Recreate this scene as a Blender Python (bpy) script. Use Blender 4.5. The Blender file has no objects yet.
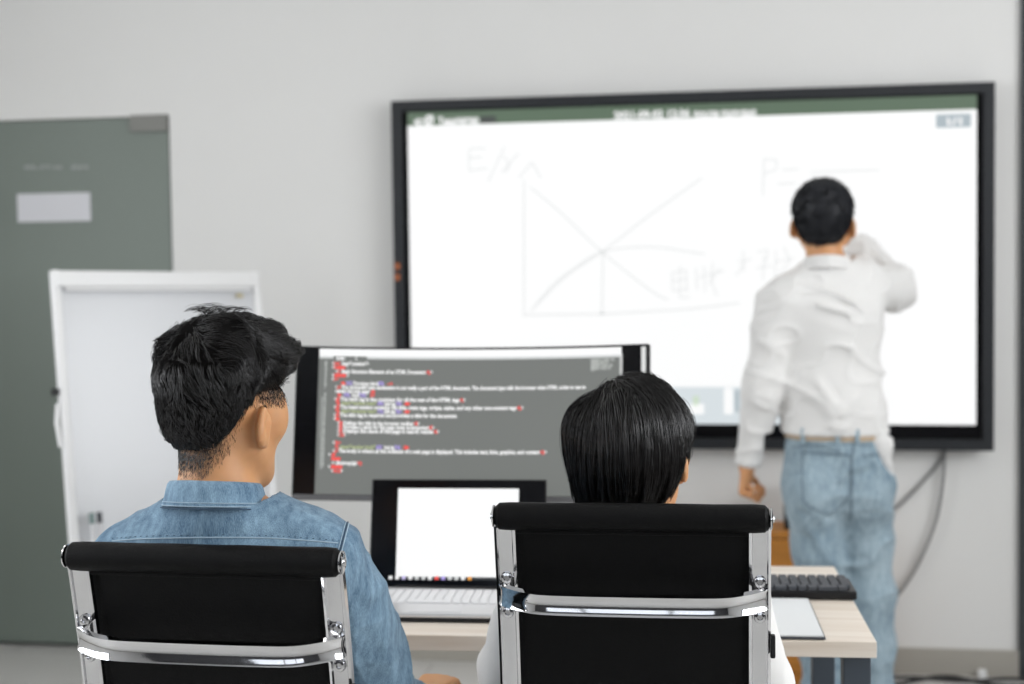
import bpy, bmesh, math, random
import numpy as np
from mathutils import Matrix, Vector
rng = np.random.default_rng(7)
random.seed(7)
S = bpy.context.scene
C = S.collection
PI = math.pi

# ------------------------------------------------------------------ camera
H = 1.42                                    # eye height of the camera
F = 1422.0                                  # focal length in pixels of the 1024 px wide frame (50 mm)
CAMR = np.array([[0.98793, -0.1548, 0.00543], [0.15436, 0.98682, 0.04861], [-0.01289, -0.04718, 0.9988]])  # right, forward, up
cam = bpy.data.objects.new('camera', bpy.data.cameras.new('camera'))
C.objects.link(cam)
cam.data.sensor_width = 36
cam.data.lens = 36 * F / 1024
cam.matrix_world = Matrix([[CAMR[i][0], CAMR[i][2], -CAMR[i][1], (0, 0, H)[i]] for i in range(3)] + [[0, 0, 0, 1]])
cam.data.dof.use_dof = True
cam.data.dof.focus_distance = 2.16
cam.data.dof.aperture_fstop = 3.0
cam.data.clip_start = 0.05
S.camera = cam

def at(u, v, y):
    """world point seen at pixel (u, v) of the survey photograph at room depth y"""
    d = CAMR @ np.array([(u - 512) / F, 1, -(v - 342) / F])
    return d * (y / d[1]) + np.array([0, 0, H])

# ------------------------------------------------------------------ light
S.view_settings.view_transform = 'Standard'
S.view_settings.look = 'None'
S.view_settings.gamma = 1
S.view_settings.use_curve_mapping = False
S.view_settings.exposure = -0.06
W = bpy.data.worlds.new('world'); S.world = W
W.use_nodes = True
W.node_tree.nodes['Background'].inputs[0].default_value = (.80, .88, 1, 1)
W.node_tree.nodes['Background'].inputs[1].default_value = 1.2

def area(name, loc, rot, sx, sy, power, col=(1, 1, 1)):
    l = bpy.data.lights.new(name, 'AREA'); l.shape = 'RECTANGLE'; l.size = sx; l.size_y = sy
    l.energy = power; l.color = col
    o = bpy.data.objects.new(name, l); C.objects.link(o); o.location = loc; o.rotation_euler = rot
    return o
# daylight through the windows (left wall, right wall, added rear window) and the ceiling panels
RX0, RX1, RY0, RY1, RZ = -3.6, 2.9, -2.6, 5.107, 2.95
area('daylight_left', (RX0 - .12, 1.3, 1.75), (0, -PI / 2, 0), 1.7, 3.6, 96, (.97, .985, 1))
area('daylight_right', (RX1 + .12, 1.8, 1.975), (0, PI / 2, 0), 1.42, 3.6, 125, (.98, .99, 1))
area('added_rear_light', (-.4, RY0 - .12, 1.75), (PI / 2, 0, 0), 3.4, 1.5, 9, (.98, .99, 1))  # unseen source behind the camera, added for reflections in the chrome
CEIL_LAMPS = [(-1.9, 1.0), (-1.9, 3.2), (.9, 1.0), (.9, 3.2)]

# ------------------------------------------------------------------ materials
MATS = {}
def mat(name, col=(.5, .5, .5), rough=.5, metal=0, spec=.5, emit=0, noise=None, bump=None, coat=0, sss=0, sheen=0, detail=None):
    """noise=(scale, amount): colour wear; bump=(scale, strength)"""
    if name in MATS: return MATS[name]
    m = bpy.data.materials.new(name); m.use_nodes = True
    nt = m.node_tree; b = nt.nodes['Principled BSDF']
    b.inputs['Base Color'].default_value = (*col, 1)
    b.inputs['Roughness'].default_value = rough
    b.inputs['Metallic'].default_value = metal
    b.inputs['Specular IOR Level'].default_value = spec
    b.inputs['Coat Weight'].default_value = coat
    if sss:
        b.inputs['Subsurface Weight'].default_value = sss
        b.inputs['Subsurface Radius'].default_value = (.02, .008, .004)
        b.inputs['Subsurface Scale'].default_value = .6
    if sheen: b.inputs['Sheen Weight'].default_value = sheen
    if emit:
        b.inputs['Base Color'].default_value = (.01, .01, .01, 1)
        b.inputs['Emission Color'].default_value = (*col, 1)
        b.inputs['Emission Strength'].default_value = emit
    tc = nt.nodes.new('ShaderNodeTexCoord')
    if noise:
        n = nt.nodes.new('ShaderNodeTexNoise'); n.inputs['Scale'].default_value = noise[0]; n.inputs['Detail'].default_value = 6
        mp = nt.nodes.new('ShaderNodeMapping'); nt.links.new(tc.outputs['Object'], mp.inputs[0]); nt.links.new(mp.outputs[0], n.inputs['Vector'])
        if len(noise) > 2: mp.inputs['Scale'].default_value = noise[2]
        r = nt.nodes.new('ShaderNodeMapRange'); r.inputs[3].default_value = 1 - noise[1]; r.inputs[4].default_value = 1 + noise[1]
        r.inputs[1].default_value = .3; r.inputs[2].default_value = .7
        nt.links.new(n.outputs[0], r.inputs[0])
        mx = nt.nodes.new('ShaderNodeVectorMath'); mx.operation = 'SCALE'; mx.inputs[0].default_value = col
        nt.links.new(r.outputs[0], mx.inputs['Scale']); nt.links.new(mx.outputs[0], b.inputs['Base Color'])
    if bump:
        n = nt.nodes.new('ShaderNodeTexNoise'); n.inputs['Scale'].default_value = bump[0]; n.inputs['Detail'].default_value = 4
        nt.links.new(tc.outputs['Object'], n.inputs['Vector'])
        bp = nt.nodes.new('ShaderNodeBump'); bp.inputs['Strength'].default_value = bump[1]; bp.inputs['Distance'].default_value = .004
        nt.links.new(n.outputs[0], bp.inputs['Height']); nt.links.new(bp.outputs[0], b.inputs['Normal'])
    MATS[name] = m
    return m

def denim(name, lo, hi, thread=900, fade=7):
    m = bpy.data.materials.new(name); m.use_nodes = True
    nt = m.node_tree; b = nt.nodes['Principled BSDF']; L = nt.links.new
    tc = nt.nodes.new('ShaderNodeTexCoord')
    n1 = nt.nodes.new('ShaderNodeTexNoise'); n1.inputs['Scale'].default_value = fade; n1.inputs['Detail'].default_value = 5
    mp = nt.nodes.new('ShaderNodeMapping'); mp.inputs['Scale'].default_value = (thread, thread, thread * .12)
    n2 = nt.nodes.new('ShaderNodeTexNoise'); n2.inputs['Scale'].default_value = 1; n2.inputs['Detail'].default_value = 2
    mp3 = nt.nodes.new('ShaderNodeMapping'); mp3.inputs['Scale'].default_value = (95, 95, 22)
    n3 = nt.nodes.new('ShaderNodeTexNoise'); n3.inputs['Scale'].default_value = 1; n3.inputs['Detail'].default_value = 3
    L(tc.outputs['Object'], n1.inputs['Vector']); L(tc.outputs['Object'], mp.inputs[0]); L(mp.outputs[0], n2.inputs['Vector'])
    L(tc.outputs['Object'], mp3.inputs[0]); L(mp3.outputs[0], n3.inputs['Vector'])
    a = nt.nodes.new('ShaderNodeMath'); a.operation = 'MULTIPLY_ADD'; a.inputs[1].default_value = .5
    L(n2.outputs[0], a.inputs[0])
    a2 = nt.nodes.new('ShaderNodeMath'); a2.operation = 'MULTIPLY_ADD'; a2.inputs[1].default_value = .75
    L(n1.outputs[0], a2.inputs[0]); L(a.outputs[0], a2.inputs[2])
    a3 = nt.nodes.new('ShaderNodeMath'); a3.operation = 'MULTIPLY'; a3.inputs[1].default_value = .5
    L(n3.outputs[0], a3.inputs[0]); L(a3.outputs[0], a.inputs[2])
    r = nt.nodes.new('ShaderNodeMapRange'); r.inputs[1].default_value = .66; r.inputs[2].default_value = 1.10
    L(a2.outputs[0], r.inputs[0])
    mx = nt.nodes.new('ShaderNodeMix'); mx.data_type = 'RGBA'; mx.inputs[6].default_value = (*lo, 1); mx.inputs[7].default_value = (*hi, 1)
    L(r.outputs[0], mx.inputs[0]); L(mx.outputs[2], b.inputs['Base Color'])
    bp = nt.nodes.new('ShaderNodeBump'); bp.inputs['Strength'].default_value = .5; bp.inputs['Distance'].default_value = .003
    L(a.outputs[0], bp.inputs['Height']); L(bp.outputs[0], b.inputs['Normal'])
    b.inputs['Roughness'].default_value = .9; b.inputs['Specular IOR Level'].default_value = .15
    b.inputs['Sheen Weight'].default_value = .15
    return m

M_WALL = mat('wall paint', (.72, .715, .70), .75, spec=.3, noise=(1.2, .02), bump=(180, .06))
M_CEIL = mat('ceiling paint', (.8, .8, .79), .85)
M_BASE = mat('baseboard taupe', (.36, .34, .30), .5, noise=(3, .05))
M_GLASSDOOR = mat('frosted green glass', (.165, .195, .17), .42, spec=.4, noise=(.8, .04))
M_BLACKPL = mat('black plastic', (.008, .008, .009), .4, spec=.3)
M_BEZEL = mat('charcoal frame', (.020, .022, .025), .4, spec=.3)
M_GLOSSBLK = mat('gloss black border', (.003, .003, .004), .15, spec=.25)
M_CHROME = mat('chrome', (.68, .68, .69), .07, metal=1, noise=(9, .05), bump=(14, .05))
M_BRUSHED = mat('brushed steel', (.5, .5, .49), .35, metal=1)
M_LEATHER = mat('black leather', (.0028, .0028, .003), .48, spec=.13, bump=(420, .35))
M_WHITEPL = mat('white plastic', (.82, .82, .82), .4)
M_BOARD = mat('whiteboard enamel', (.62, .63, .65), .22)
M_SILVER = mat('silver aluminium', (.66, .66, .67), .38, metal=.6)
M_KEYW = mat('pale keycap', (.72, .72, .73), .5)
M_KEYB = mat('dark keycap', (.055, .06, .07), .5)
M_SLATE = mat('slate steel', (.045, .058, .075), .45)
M_CABLE = mat('grey cable', (.22, .22, .22), .5)
M_DARKCABLE = mat('black cable', (.015, .015, .015), .5)
M_SKIN = mat('skin', (.60, .30, .135), .5, sss=.3, noise=(30, .06))
M_HAIR = mat('black hair', (.0045, .0036, .0032), .27, spec=.6)
M_CAP = mat('hair underlayer', (.003, .0027, .0025), .9, spec=.1)
M_HAIR2 = mat('blue black hair', (.007, .008, .012), .5, spec=.4)
M_HAIRBROWN = mat('dark brown hair', (.030, .014, .007), .45, spec=.4)
M_WHITECLOTH = mat('white cotton', (.76, .75, .735), .85, spec=.2, bump=(260, .12), sheen=.1)
M_DENIM = denim('blue denim shirt', (.055, .115, .19), (.30, .45, .58))
M_JEANS = denim('washed jeans', (.15, .225, .285), (.42, .52, .575), 500, 5)
M_DTROUSER = mat('charcoal trousers', (.02, .022, .028), .9)
M_THREAD = mat('pale blue thread', (.38, .50, .60), .8)
M_DTHREAD = mat('dark seam', (.05, .09, .14), .9)
M_JSEAM = mat('jeans seam', (.13, .18, .22), .9)
M_BELT = mat('tan belt', (.50, .38, .26), .6)
M_EYE = mat('eye', (.6, .58, .55), .2)
M_TRUNK = mat('orange wood', (.58, .235, .04), .5, noise=(6, .15, (1, 1, 8)))
M_RUBBER = mat('dark rubber', (.02, .02, .02), .7)
M_SHOE = mat('white shoe', (.7, .7, .7), .6)

def wood_mat():
    m = bpy.data.materials.new('pale birch laminate'); m.use_nodes = True
    nt = m.node_tree; b = nt.nodes['Principled BSDF']; L = nt.links.new
    tc = nt.nodes.new('ShaderNodeTexCoord'); mp = nt.nodes.new('ShaderNodeMapping'); mp.inputs['Scale'].default_value = (1.2, 38, 38)
    n = nt.nodes.new('ShaderNodeTexNoise'); n.inputs['Scale'].default_value = 1; n.inputs['Detail'].default_value = 5
    cr = nt.nodes.new('ShaderNodeValToRGB')
    cr.color_ramp.elements[0].position = .3; cr.color_ramp.elements[0].color = (.62, .52, .42, 1)
    cr.color_ramp.elements[1].position = .65; cr.color_ramp.elements[1].color = (.80, .73, .65, 1)
    L(tc.outputs['Object'], mp.inputs[0]); L(mp.outputs[0], n.inputs['Vector']); L(n.outputs[0], cr.inputs[0]); L(cr.outputs[0], b.inputs['Base Color'])
    b.inputs['Roughness'].default_value = .42
    return m
M_WOOD = wood_mat()

def floor_mat():
    m = bpy.data.materials.new('grey floor tile'); m.use_nodes = True
    nt = m.node_tree; b = nt.nodes['Principled BSDF']; L = nt.links.new
    tc = nt.nodes.new('ShaderNodeTexCoord')
    br = nt.nodes.new('ShaderNodeTexBrick'); br.inputs['Scale'].default_value = 1
    br.inputs['Brick Width'].default_value = 1.1; br.inputs['Row Height'].default_value = .42; br.inputs['Mortar Size'].default_value = .004
    br.inputs['Color1'].default_value = (.56, .55, .53, 1); br.inputs['Color2'].default_value = (.52, .51, .49, 1); br.inputs['Mortar'].default_value = (.36, .35, .34, 1)
    L(tc.outputs['Object'], br.inputs['Vector']); L(br.outputs[0], b.inputs['Base Color'])
    b.inputs['Roughness'].default_value = .38
    return m
M_FLOOR = floor_mat()

def glass_mat():
    m = bpy.data.materials.new('window glass'); m.use_nodes = True
    nt = m.node_tree; nt.nodes.remove(nt.nodes['Principled BSDF']); L = nt.links.new
    t = nt.nodes.new('ShaderNodeBsdfTransparent'); g = nt.nodes.new('ShaderNodeBsdfGlossy'); g.inputs['Roughness'].default_value = .02
    mx = nt.nodes.new('ShaderNodeMixShader'); mx.inputs[0].default_value = .06
    L(t.outputs[0], mx.inputs[1]); L(g.outputs[0], mx.inputs[2]); L(mx.outputs[0], nt.nodes['Material Output'].inputs[0])
    return m
M_GLASS = glass_mat()

def E(name, col, s=1.0): return mat(name, col, .4, emit=s)
M_SCRW = E('screen white', (.99, .995, .995), 1.02)
M_SCRGREEN = E('screen green strip', (.10, .155, .10), 1.0)
M_SCRGREY = E('screen pale grey', (.70, .72, .72), 1.0)
M_SCRBLUE = E('screen pale blue', (.70, .76, .79), 1.0)
M_SCRBADGE = E('screen badge', (.42, .49, .53), 1.0)
M_STROKE = E('screen pencil line', (.83, .84, .84), 1.0)
M_STROKE2 = E('screen pencil dark', (.60, .62, .62), 1.0)
M_CODE = E('editor grey with haze', (.175, .185, .175), 1.0)  # editor background lifted to grey: reflected haze put into the emission colour
M_EDGE = E('screen dark edge', (.010, .012, .011), 1.0)
M_TW = E('text white', (.95, .95, .95), 1.0)
M_TG = E('text soft grey', (.45, .47, .45), 1.0)
M_TR = E('text red', (.95, .09, .08), 1.0)
M_TP = E('text purple', (.45, .36, .85), 1.0)
M_TY = E('text olive', (.42, .48, .26), 1.0)
M_TO = E('text orange', (.9, .38, .05), 1.0)
M_LAMP = E('ceiling lamp diffuser', (1, .98, .94), 6.0)

# ------------------------------------------------------------------ object helpers
def wloc(o):
    l = np.zeros(3)
    while o is not None:
        l += np.array(o.location); o = o.parent
    return l
def obj(name, verts, faces, m, parent=None, world=True, smooth=True, loc=None):
    """link one mesh object; world=True: verts are in room coordinates and parents are unrotated"""
    me = bpy.data.meshes.new(name)
    o = bpy.data.objects.new(name, me)
    v = np.asarray(verts, dtype=np.float64)
    if loc is not None: o.location = loc
    if parent is not None:
        o.parent = parent
    if world: v = v - wloc(o)
    if isinstance(faces, np.ndarray):
        n = len(faces); k = faces.shape[1]
        me.vertices.add(len(v)); me.vertices.foreach_set('co', v.astype(np.float32).ravel())
        me.loops.add(n * k); me.loops.foreach_set('vertex_index', faces.astype(np.int32).ravel())
        me.polygons.add(n); me.polygons.foreach_set('loop_start', np.arange(0, n * k, k, dtype=np.int32))
        me.update(calc_edges=True)
    else:
        me.from_pydata([tuple(x) for x in v], [], [tuple(f) for f in faces]); me.update()
    me.polygons.foreach_set('use_smooth', [smooth] * len(me.polygons))
    me.materials.append(m)
    C.objects.link(o)
    return o
def root(name, loc, label, cat, group=None):
    o = bpy.data.objects.new(name, None); C.objects.link(o); o.location = [float(x) for x in loc]
    o['label'] = label; o['category'] = cat
    if group: o['group'] = group
    return o
def tag(o, label, cat, group=None):
    o['label'] = label; o['category'] = cat
    if group: o['group'] = group
    return o
def struct(o): o['kind'] = 'structure'; return o
def dup(r, loc, rotz, label):
    c = r.copy(); C.objects.link(c); c.location = loc; c.rotation_euler = (0, 0, rotz); c['label'] = label
    for ch in list(r.children):
        d = ch.copy(); C.objects.link(d); d.parent = c
        for g in list(ch.children):
            e = g.copy(); C.objects.link(e); e.parent = d
    return c

class MB:
    """collects shapes of one material into one mesh"""
    def __init__(s): s.v = []; s.f = []
    def add(s, v, f):
        n = len(s.v); s.v += [tuple(map(float, x)) for x in v]; s.f += [tuple(i + n for i in q) for q in f]; return s
    def box(s, c, d, bev=0.0, R=None):
        bm = bmesh.new(); bmesh.ops.create_cube(bm, size=1)
        for w in bm.verts: w.co = Vector((w.co.x * d[0], w.co.y * d[1], w.co.z * d[2]))
        if bev: bmesh.ops.bevel(bm, geom=bm.edges[:], offset=min(bev, min(d) * .45), segments=2, profile=.6, affect='EDGES')
        bm.verts.ensure_lookup_table(); bm.verts.index_update()
        R = np.eye(3) if R is None else np.asarray(R)
        v = [R @ np.array(w.co) + np.array(c) for w in bm.verts]; f = [[w.index for w in q.verts] for q in bm.faces]
        bm.free(); return s.add(v, f)
    def tube(s, path, r, n=10, closed=False, caps=True, prof=None, up=None):
        """sweep a circle (or profile list of (a,b)) along a path; r may be a list"""
        P = np.array(path, float); K = len(P)
        rr = np.full(K, r) if np.isscalar(r) else np.array(r)
        T = np.gradient(P, axis=0)
        if closed: T = np.roll(P, -1, 0) - np.roll(P, 1, 0)
        T /= np.linalg.norm(T, axis=1)[:, None] + 1e-12
        u = np.array(up if up is not None else ((0, 0, 1) if abs(T[0][2]) < .9 else (1, 0, 0)), float)
        pr = prof if prof is not None else [(math.cos(2 * PI * i / n), math.sin(2 * PI * i / n)) for i in range(n)]
        n = len(pr); V = []
        for k in range(K):
            a = u - T[k] * (u @ T[k]); a /= np.linalg.norm(a) + 1e-12
            if up is None: u = a
            b = np.cross(T[k], a)
            V += [P[k] + (a * x + b * y) * rr[k] for x, y in pr]
        fs = []
        for k in range(K if closed else K - 1):
            k2 = (k + 1) % K
            fs += [(k * n + i, k * n + (i + 1) % n, k2 * n + (i + 1) % n, k2 * n + i) for i in range(n)]
        if caps and not closed: fs += [tuple(range(n))[::-1], tuple(range((K - 1) * n, K * n))]
        return s.add(V, fs)
    def lathe(s, prof, c, n=24, axis='z'):
        V = []; K = len(prof)
        for r, z in prof:
            for i in range(n):
                a = 2 * PI * i / n; p = (r * math.cos(a), r * math.sin(a), z)
                if axis == 'x': p = (p[2], p[0], p[1])
                if axis == 'y': p = (p[1], p[2], p[0])
                V.append(np.array(p) + np.array(c))
        fs = [(k * n + i, k * n + (i + 1) % n, (k + 1) * n + (i + 1) % n, (k + 1) * n + i) for k in range(K - 1) for i in range(n)]
        fs += [tuple(range(n))[::-1], tuple(range((K - 1) * n, K * n))]
        return s.add(V, fs)
    def go(s, name, m, parent=None, world=True, smooth=False, loc=None):
        o = obj(name, s.v, s.f, m, parent, world, smooth, loc)
        if smooth:
            try: o.data.set_sharp_from_angle(angle=.6)
            except Exception: pass
        return o

def spline(pts, n=8):
    """Catmull-Rom through points"""
    P = [np.array(p, float) for p in pts]; P = [2 * P[0] - P[1]] + P + [2 * P[-1] - P[-2]]
    out = []
    for i in range(1, len(P) - 2):
        for k in range(n):
            t = k / n; a, b, c, d = P[i - 1:i + 3]
            out.append(.5 * (2 * b + (c - a) * t + (2 * a - 5 * b + 4 * c - d) * t * t + (3 * b - a - 3 * c + d) * t ** 3))
    out.append(P[-2]); return out

_txt = {}
def text_mesh(s):
    """outline of a string as verts/faces, x from 0 to 1 wide, z in em units"""
    if s in _txt: return _txt[s]
    cu = bpy.data.curves.new('t', 'FONT'); cu.body = s; cu.size = 1; cu.offset = .045; cu.resolution_u = 2
    o = bpy.data.objects.new('t', cu); C.objects.link(o)
    me = o.to_mesh(); v = np.array([w.co[:] for w in me.vertices]).reshape(-1, 3); f = [list(p.vertices) for p in me.polygons]
    o.to_mesh_clear(); bpy.data.objects.remove(o); bpy.data.curves.remove(cu)
    if len(v): v[:, 0] = (v[:, 0] - v[:, 0].min()) / max(1e-6, v[:, 0].max() - v[:, 0].min())
    _txt[s] = (v, f); return _txt[s]

# ------------------------------------------------------------------ room
D = RY1
b = MB(); b.box(((RX0 + RX1) / 2, (RY0 + RY1) / 2, -.05), (RX1 - RX0 + .4, RY1 - RY0 + .4, .1)); struct(b.go('floor', M_FLOOR))
b = MB(); b.box(((RX0 + RX1) / 2, (RY0 + RY1) / 2, RZ + .05), (RX1 - RX0 + .4, RY1 - RY0 + .4, .1)); struct(b.go('ceiling', M_CEIL))
DX, DZ = -2.092, 2.034          # right edge and top of the glass door
PX = .968                       # where the dark door frame starts on the right
b = MB()
b.box(((DX + PX) / 2, D + .08, RZ / 2), (PX - DX, .16, RZ))
b.box(((RX0 + DX) / 2, D + .08, (RZ + DZ) / 2), (DX - RX0, .16, RZ - DZ))
b.box(((RX0 - .1 + -3.02) / 2, D + .08, DZ / 2), (.58 - .0, .16, DZ))
b.box(((PX + RX1) / 2 + .0, D + .08, (RZ + 2.62) / 2), (RX1 - PX, .16, RZ - 2.62))
b.box(((2.0 + RX1) / 2, D + .08, 1.31), (RX1 - 2.0, .16, 2.62))
struct(b.go('wall_back', M_WALL))
def wall_with_window(name, x, y0, y1, z0, z1, sgn):
    b = MB(); yc = (RY0 + RY1) / 2; xx = x + sgn * .08
    b.box((xx, (RY0 - .16 + y0) / 2, RZ / 2), (.16, y0 - RY0 + .16, RZ)); b.box((xx, (RY1 + .16 + y1) / 2, RZ / 2), (.16, RY1 + .16 - y1, RZ))
    b.box((xx, (y0 + y1) / 2, z0 / 2), (.16, y1 - y0, z0)); b.box((xx, (y0 + y1) / 2, (RZ + z1) / 2), (.16, y1 - y0, RZ - z1))
    struct(b.go(name, M_WALL))
wall_with_window('wall_left', RX0, -.6, 3.2, .85, 2.6, -1)
wall_with_window('wall_right', RX1, -.1, 3.7, 1.25, 2.7, 1)
b = MB(); yy = RY0 - .08
b.box(((RX0 + -2.1) / 2, yy, RZ / 2), (-2.1 - RX0, .16, RZ)); b.box(((RX1 + 1.3) / 2, yy, RZ / 2), (RX1 - 1.3, .16, RZ))
b.box((-.4, yy, .45), (3.4, .16, .9)); b.box((-.4, yy, (RZ + 2.6) / 2), (3.4, .16, RZ - 2.6)); struct(b.go('wall_rear', mat('unseen wall darkened for reflections', (.06, .06, .065), .8)))  # unseen rear wall, coloured dark to cut front fill and darken chrome reflections
def window(n, c, wid, hei, ax):
    """frame with mullions and a pane; ax: 'x' lies in an x-facing wall"""
    r = bpy.data.objects.new('window_%d' % n, None); C.objects.link(r); r.location = c; r['kind'] = 'structure'
    def bx(mb, u, z, du, dz, t, off=0):
        c2 = (c[0] + off, c[1] + u, c[2] + z) if ax == 'x' else (c[0] + u, c[1] + off, c[2] + z)
        mb.box(c2, (t, du, dz) if ax == 'x' else (du, t, dz), .004)
    f = MB()
    for sx in (-1, 1): bx(f, sx * (wid / 2 - .03), 0, .06, hei, .07)
    for sz in (-1, 1): bx(f, 0, sz * (hei / 2 - .03), wid, .06, .07)
    for k in (1, 2): bx(f, -wid / 2 + wid * k / 3, 0, .07, hei, .06)
    struct(f.go('window_frame', M_BEZEL, r)); p = MB(); bx(p, 0, 0, wid - .08, hei - .08, .006); struct(p.go('window_pane', M_GLASS, r))
window(1, (RX0 - .05, 1.3, 1.725), 3.8, 1.75, 'x')
window(2, (RX1 + .05, 1.8, 1.975), 3.8, 1.45, 'x')
window(3, (-.4, RY0 - .05, 1.75), 3.4, 1.7, 'y')  # unseen rear window, added to give the chrome bright reflections
# glass door on the left, with label, faint lettering and patch fitting
d1 = bpy.data.objects.new('door_1', None); C.objects.link(d1); d1.location = (-2.57, D, 0); d1['kind'] = 'structure'
DY = D + .012
b = MB(); b.box(((DX - 3.03) / 2, DY, DZ / 2 + .006), (DX + 3.03 - .012, .012, DZ - .02), .002); b.go('door_leaf', M_GLASSDOOR, d1)
b = MB(); b.box(((DX - 3.03) / 2, D + .10, DZ / 2), (DX + 3.03, .02, DZ)); b.go('dark_room_beyond', M_BEZEL, d1)
b = MB()
p0, p1 = at(130, 115.5, DY - .01), at(168.5, 131, DY - .01)
b.box(((p0[0] + p1[0]) / 2, DY - .004, (p0[2] + p1[2]) / 2), (p1[0] - p0[0], .03, p0[2] - p1[2]), .003); o = b.go('patch_fitting', mat('dull fitting', (.17, .17, .155), .45, metal=.3), d1)
p0, p1 = at(17, 193, DY - .008), at(91, 223, DY - .008)
b = MB(); b.box(((p0[0] + p1[0]) / 2, DY - .008, (p0[2] + p1[2]) / 2 + .002), (p1[0] - p0[0], .003, .108), .001)
b.go('label_plate', mat('pale label', (.62, .62, .65), .5), d1)
for (u0, u1) in ((24, 52), (54, 62), (72, 88)):
    b = MB(); q0 = at(u0, 169, DY - .009); q1 = at(u1, 165, DY - .009)
    v, f = text_mesh({24: 'SLO', 54: 'M', 72: 'EM'}[u0]); vv = [(q0[0] + w[0] * (q1[0] - q0[0]), DY - .009, q0[2] + w[1] * .018) for w in v]
    b.add(vv, f); b.go('faint_lettering', mat('faint etched', (.36, .39, .37), .5), d1)
# dark framed door on the right
d2 = bpy.data.objects.new('door_2', None); C.objects.link(d2); d2.location = (1.45, D, 0); d2['kind'] = 'structure'
M_DFRAME = mat('dark door frame', (.035, .04, .043), .3)
b = MB(); b.box((PX + .045, D + .03, 1.31), (.09, .10, 2.62), .004); b.box((1.955, D + .03, 1.31), (.09, .10, 2.62), .004); b.box((1.46, D + .03, 2.575), (.9, .10, .09), .004)
b.go('door_frame', M_DFRAME, d2)
b = MB(); b.box((1.46, D + .04, 1.27), (.9, .03, 2.52)); b.go('door_leaf', mat('dark door leaf', (.02, .022, .024), .25), d2)
b = MB(); b.box(((DX + 1.0) / 2 + .0, D - .009, .046), (.995 - DX, .018, .092), .003); struct(b.go('baseboard_back', M_BASE))
b = MB(); b.box((RX0 + .009, (RY0 + RY1) / 2, .046), (.018, RY1 - RY0 - .04, .092), .003); struct(b.go('baseboard_left', M_BASE))
b = MB(); b.box((RX1 - .009, (RY0 + RY1) / 2, .046), (.018, RY1 - RY0 - .04, .092), .003); struct(b.go('baseboard_right', M_BASE))
LL = {0: 'over the camera on the window side', 1: 'over the flipchart', 2: 'over the camera on the far side', 3: 'over the interactive display'}
for i, (x, y) in enumerate(CEIL_LAMPS):
    r = root('ceiling_lamp', (x, y, RZ), 'flat square white ceiling lamp ' + LL[i], 'lamp', 'square ceiling lamps')
    b = MB(); b.box((x, y, RZ - .012), (.62, .62, .024), .004); b.go('lamp_frame', M_WHITEPL, r)
    b = MB(); b.box((x, y, RZ - .027), (.56, .56, .006)); b.go('diffuser', M_LAMP, r)

# ------------------------------------------------------------------ interactive display
TY = 5.028                      # plane of its glass
c00, c11 = at(391, 101, TY), at(994.5, 451, TY)
tx0, tz1 = c00[0], c00[2]; tx1, tz0 = at(995, 82, TY)[0], c11[2]
tz1 = (c00[2] + at(995, 82, TY)[2]) / 2
tvc = ((tx0 + tx1) / 2, TY + .03, (tz0 + tz1) / 2)
tv = root('interactive_display', tvc, 'huge wall mounted touch display with black bezel and white drawing board on screen', 'display')
b = MB(); b.box((tvc[0], TY + .045, tvc[2]), (tx1 - tx0 - .01, .06, tz1 - tz0 - .01), .01); b.go('rear_housing', M_BLACKPL, tv)
ow = .038
def ring(mb, x0, x1, z0, z1, w, yf, yb, ch=.004):
    """mitred frame: outer rim, chamfered front, inner lip"""
    R4 = lambda i, y: [(x0 + i, y, z0 + i), (x1 - i, y, z0 + i), (x1 - i, y, z1 - i), (x0 + i, y, z1 - i)]
    L = [R4(0, yb), R4(0, yf + ch), R4(ch, yf), R4(w - ch, yf), R4(w, yf + ch), R4(w, yb)]
    V = [p for l in L for p in l]; K = len(L)
    return mb.add(V, [(k * 4 + i, k * 4 + (i + 1) % 4, ((k + 1) % K) * 4 + (i + 1) % 4, ((k + 1) % K) * 4 + i) for k in range(K) for i in range(4)])
b = MB(); ring(b, tx0, tx1, tz0, tz1, ow, TY - .006, TY + .03); b.go('frame', M_BEZEL, tv)
b = MB(); b.box((tvc[0], TY + .012, tvc[2]), (tx1 - tx0 - .05, .012, tz1 - tz0 - .05)); b.go('glass_border', M_GLOSSBLK, tv)
SYY = TY + .005
s0, s1 = at(410.5, 300, SYY), at(976, 425, SYY)
sx0, sx1, sz0 = s0[0], s1[0], s1[2]
sz1 = at(700, 103.5, SYY)[2]     # top of the picture, green strip
gz = at(700, 117.5, SYY)[2]
def rect(mb, x0, x1, z0, z1, y): return mb.add([(x0, y, z0), (x1, y, z0), (x1, y, z1), (x0, y, z1)], [(0, 1, 2, 3)])
b = MB(); b.box(((sx0 + sx1) / 2, SYY, (sz0 + gz) / 2), (sx1 - sx0, .002, gz - sz0)); scr = b.go('screen', M_SCRW, tv)
b = MB(); b.box(((sx0 + sx1) / 2, SYY, (sz1 + gz) / 2), (sx1 - sx0, .002, sz1 - gz)); b.go('green_strip', M_SCRGREEN, scr)
y1_ = SYY - .0015
def tvp(u, v): return at(u, v, y1_)
def px_rect(u0, v0, u1, v1, m, name, y=y1_):
    a, c = at(u0, v0, y), at(u1, v1, y); mb = MB(); rect(mb, a[0], c[0], c[2], a[2], y); mb.go(name, m, scr)
px_rect(936, 114.5, 971, 127, M_SCRBADGE, 'page_badge')
tb0, tb1 = at(560, 387, y1_), at(800, 424.5, y1_)
b = MB(); rect(b, sx0 + .38, tb1[0] + .0, tb1[2], tb0[2], y1_); b.go('task_bar', M_SCRBLUE, scr)
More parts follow.
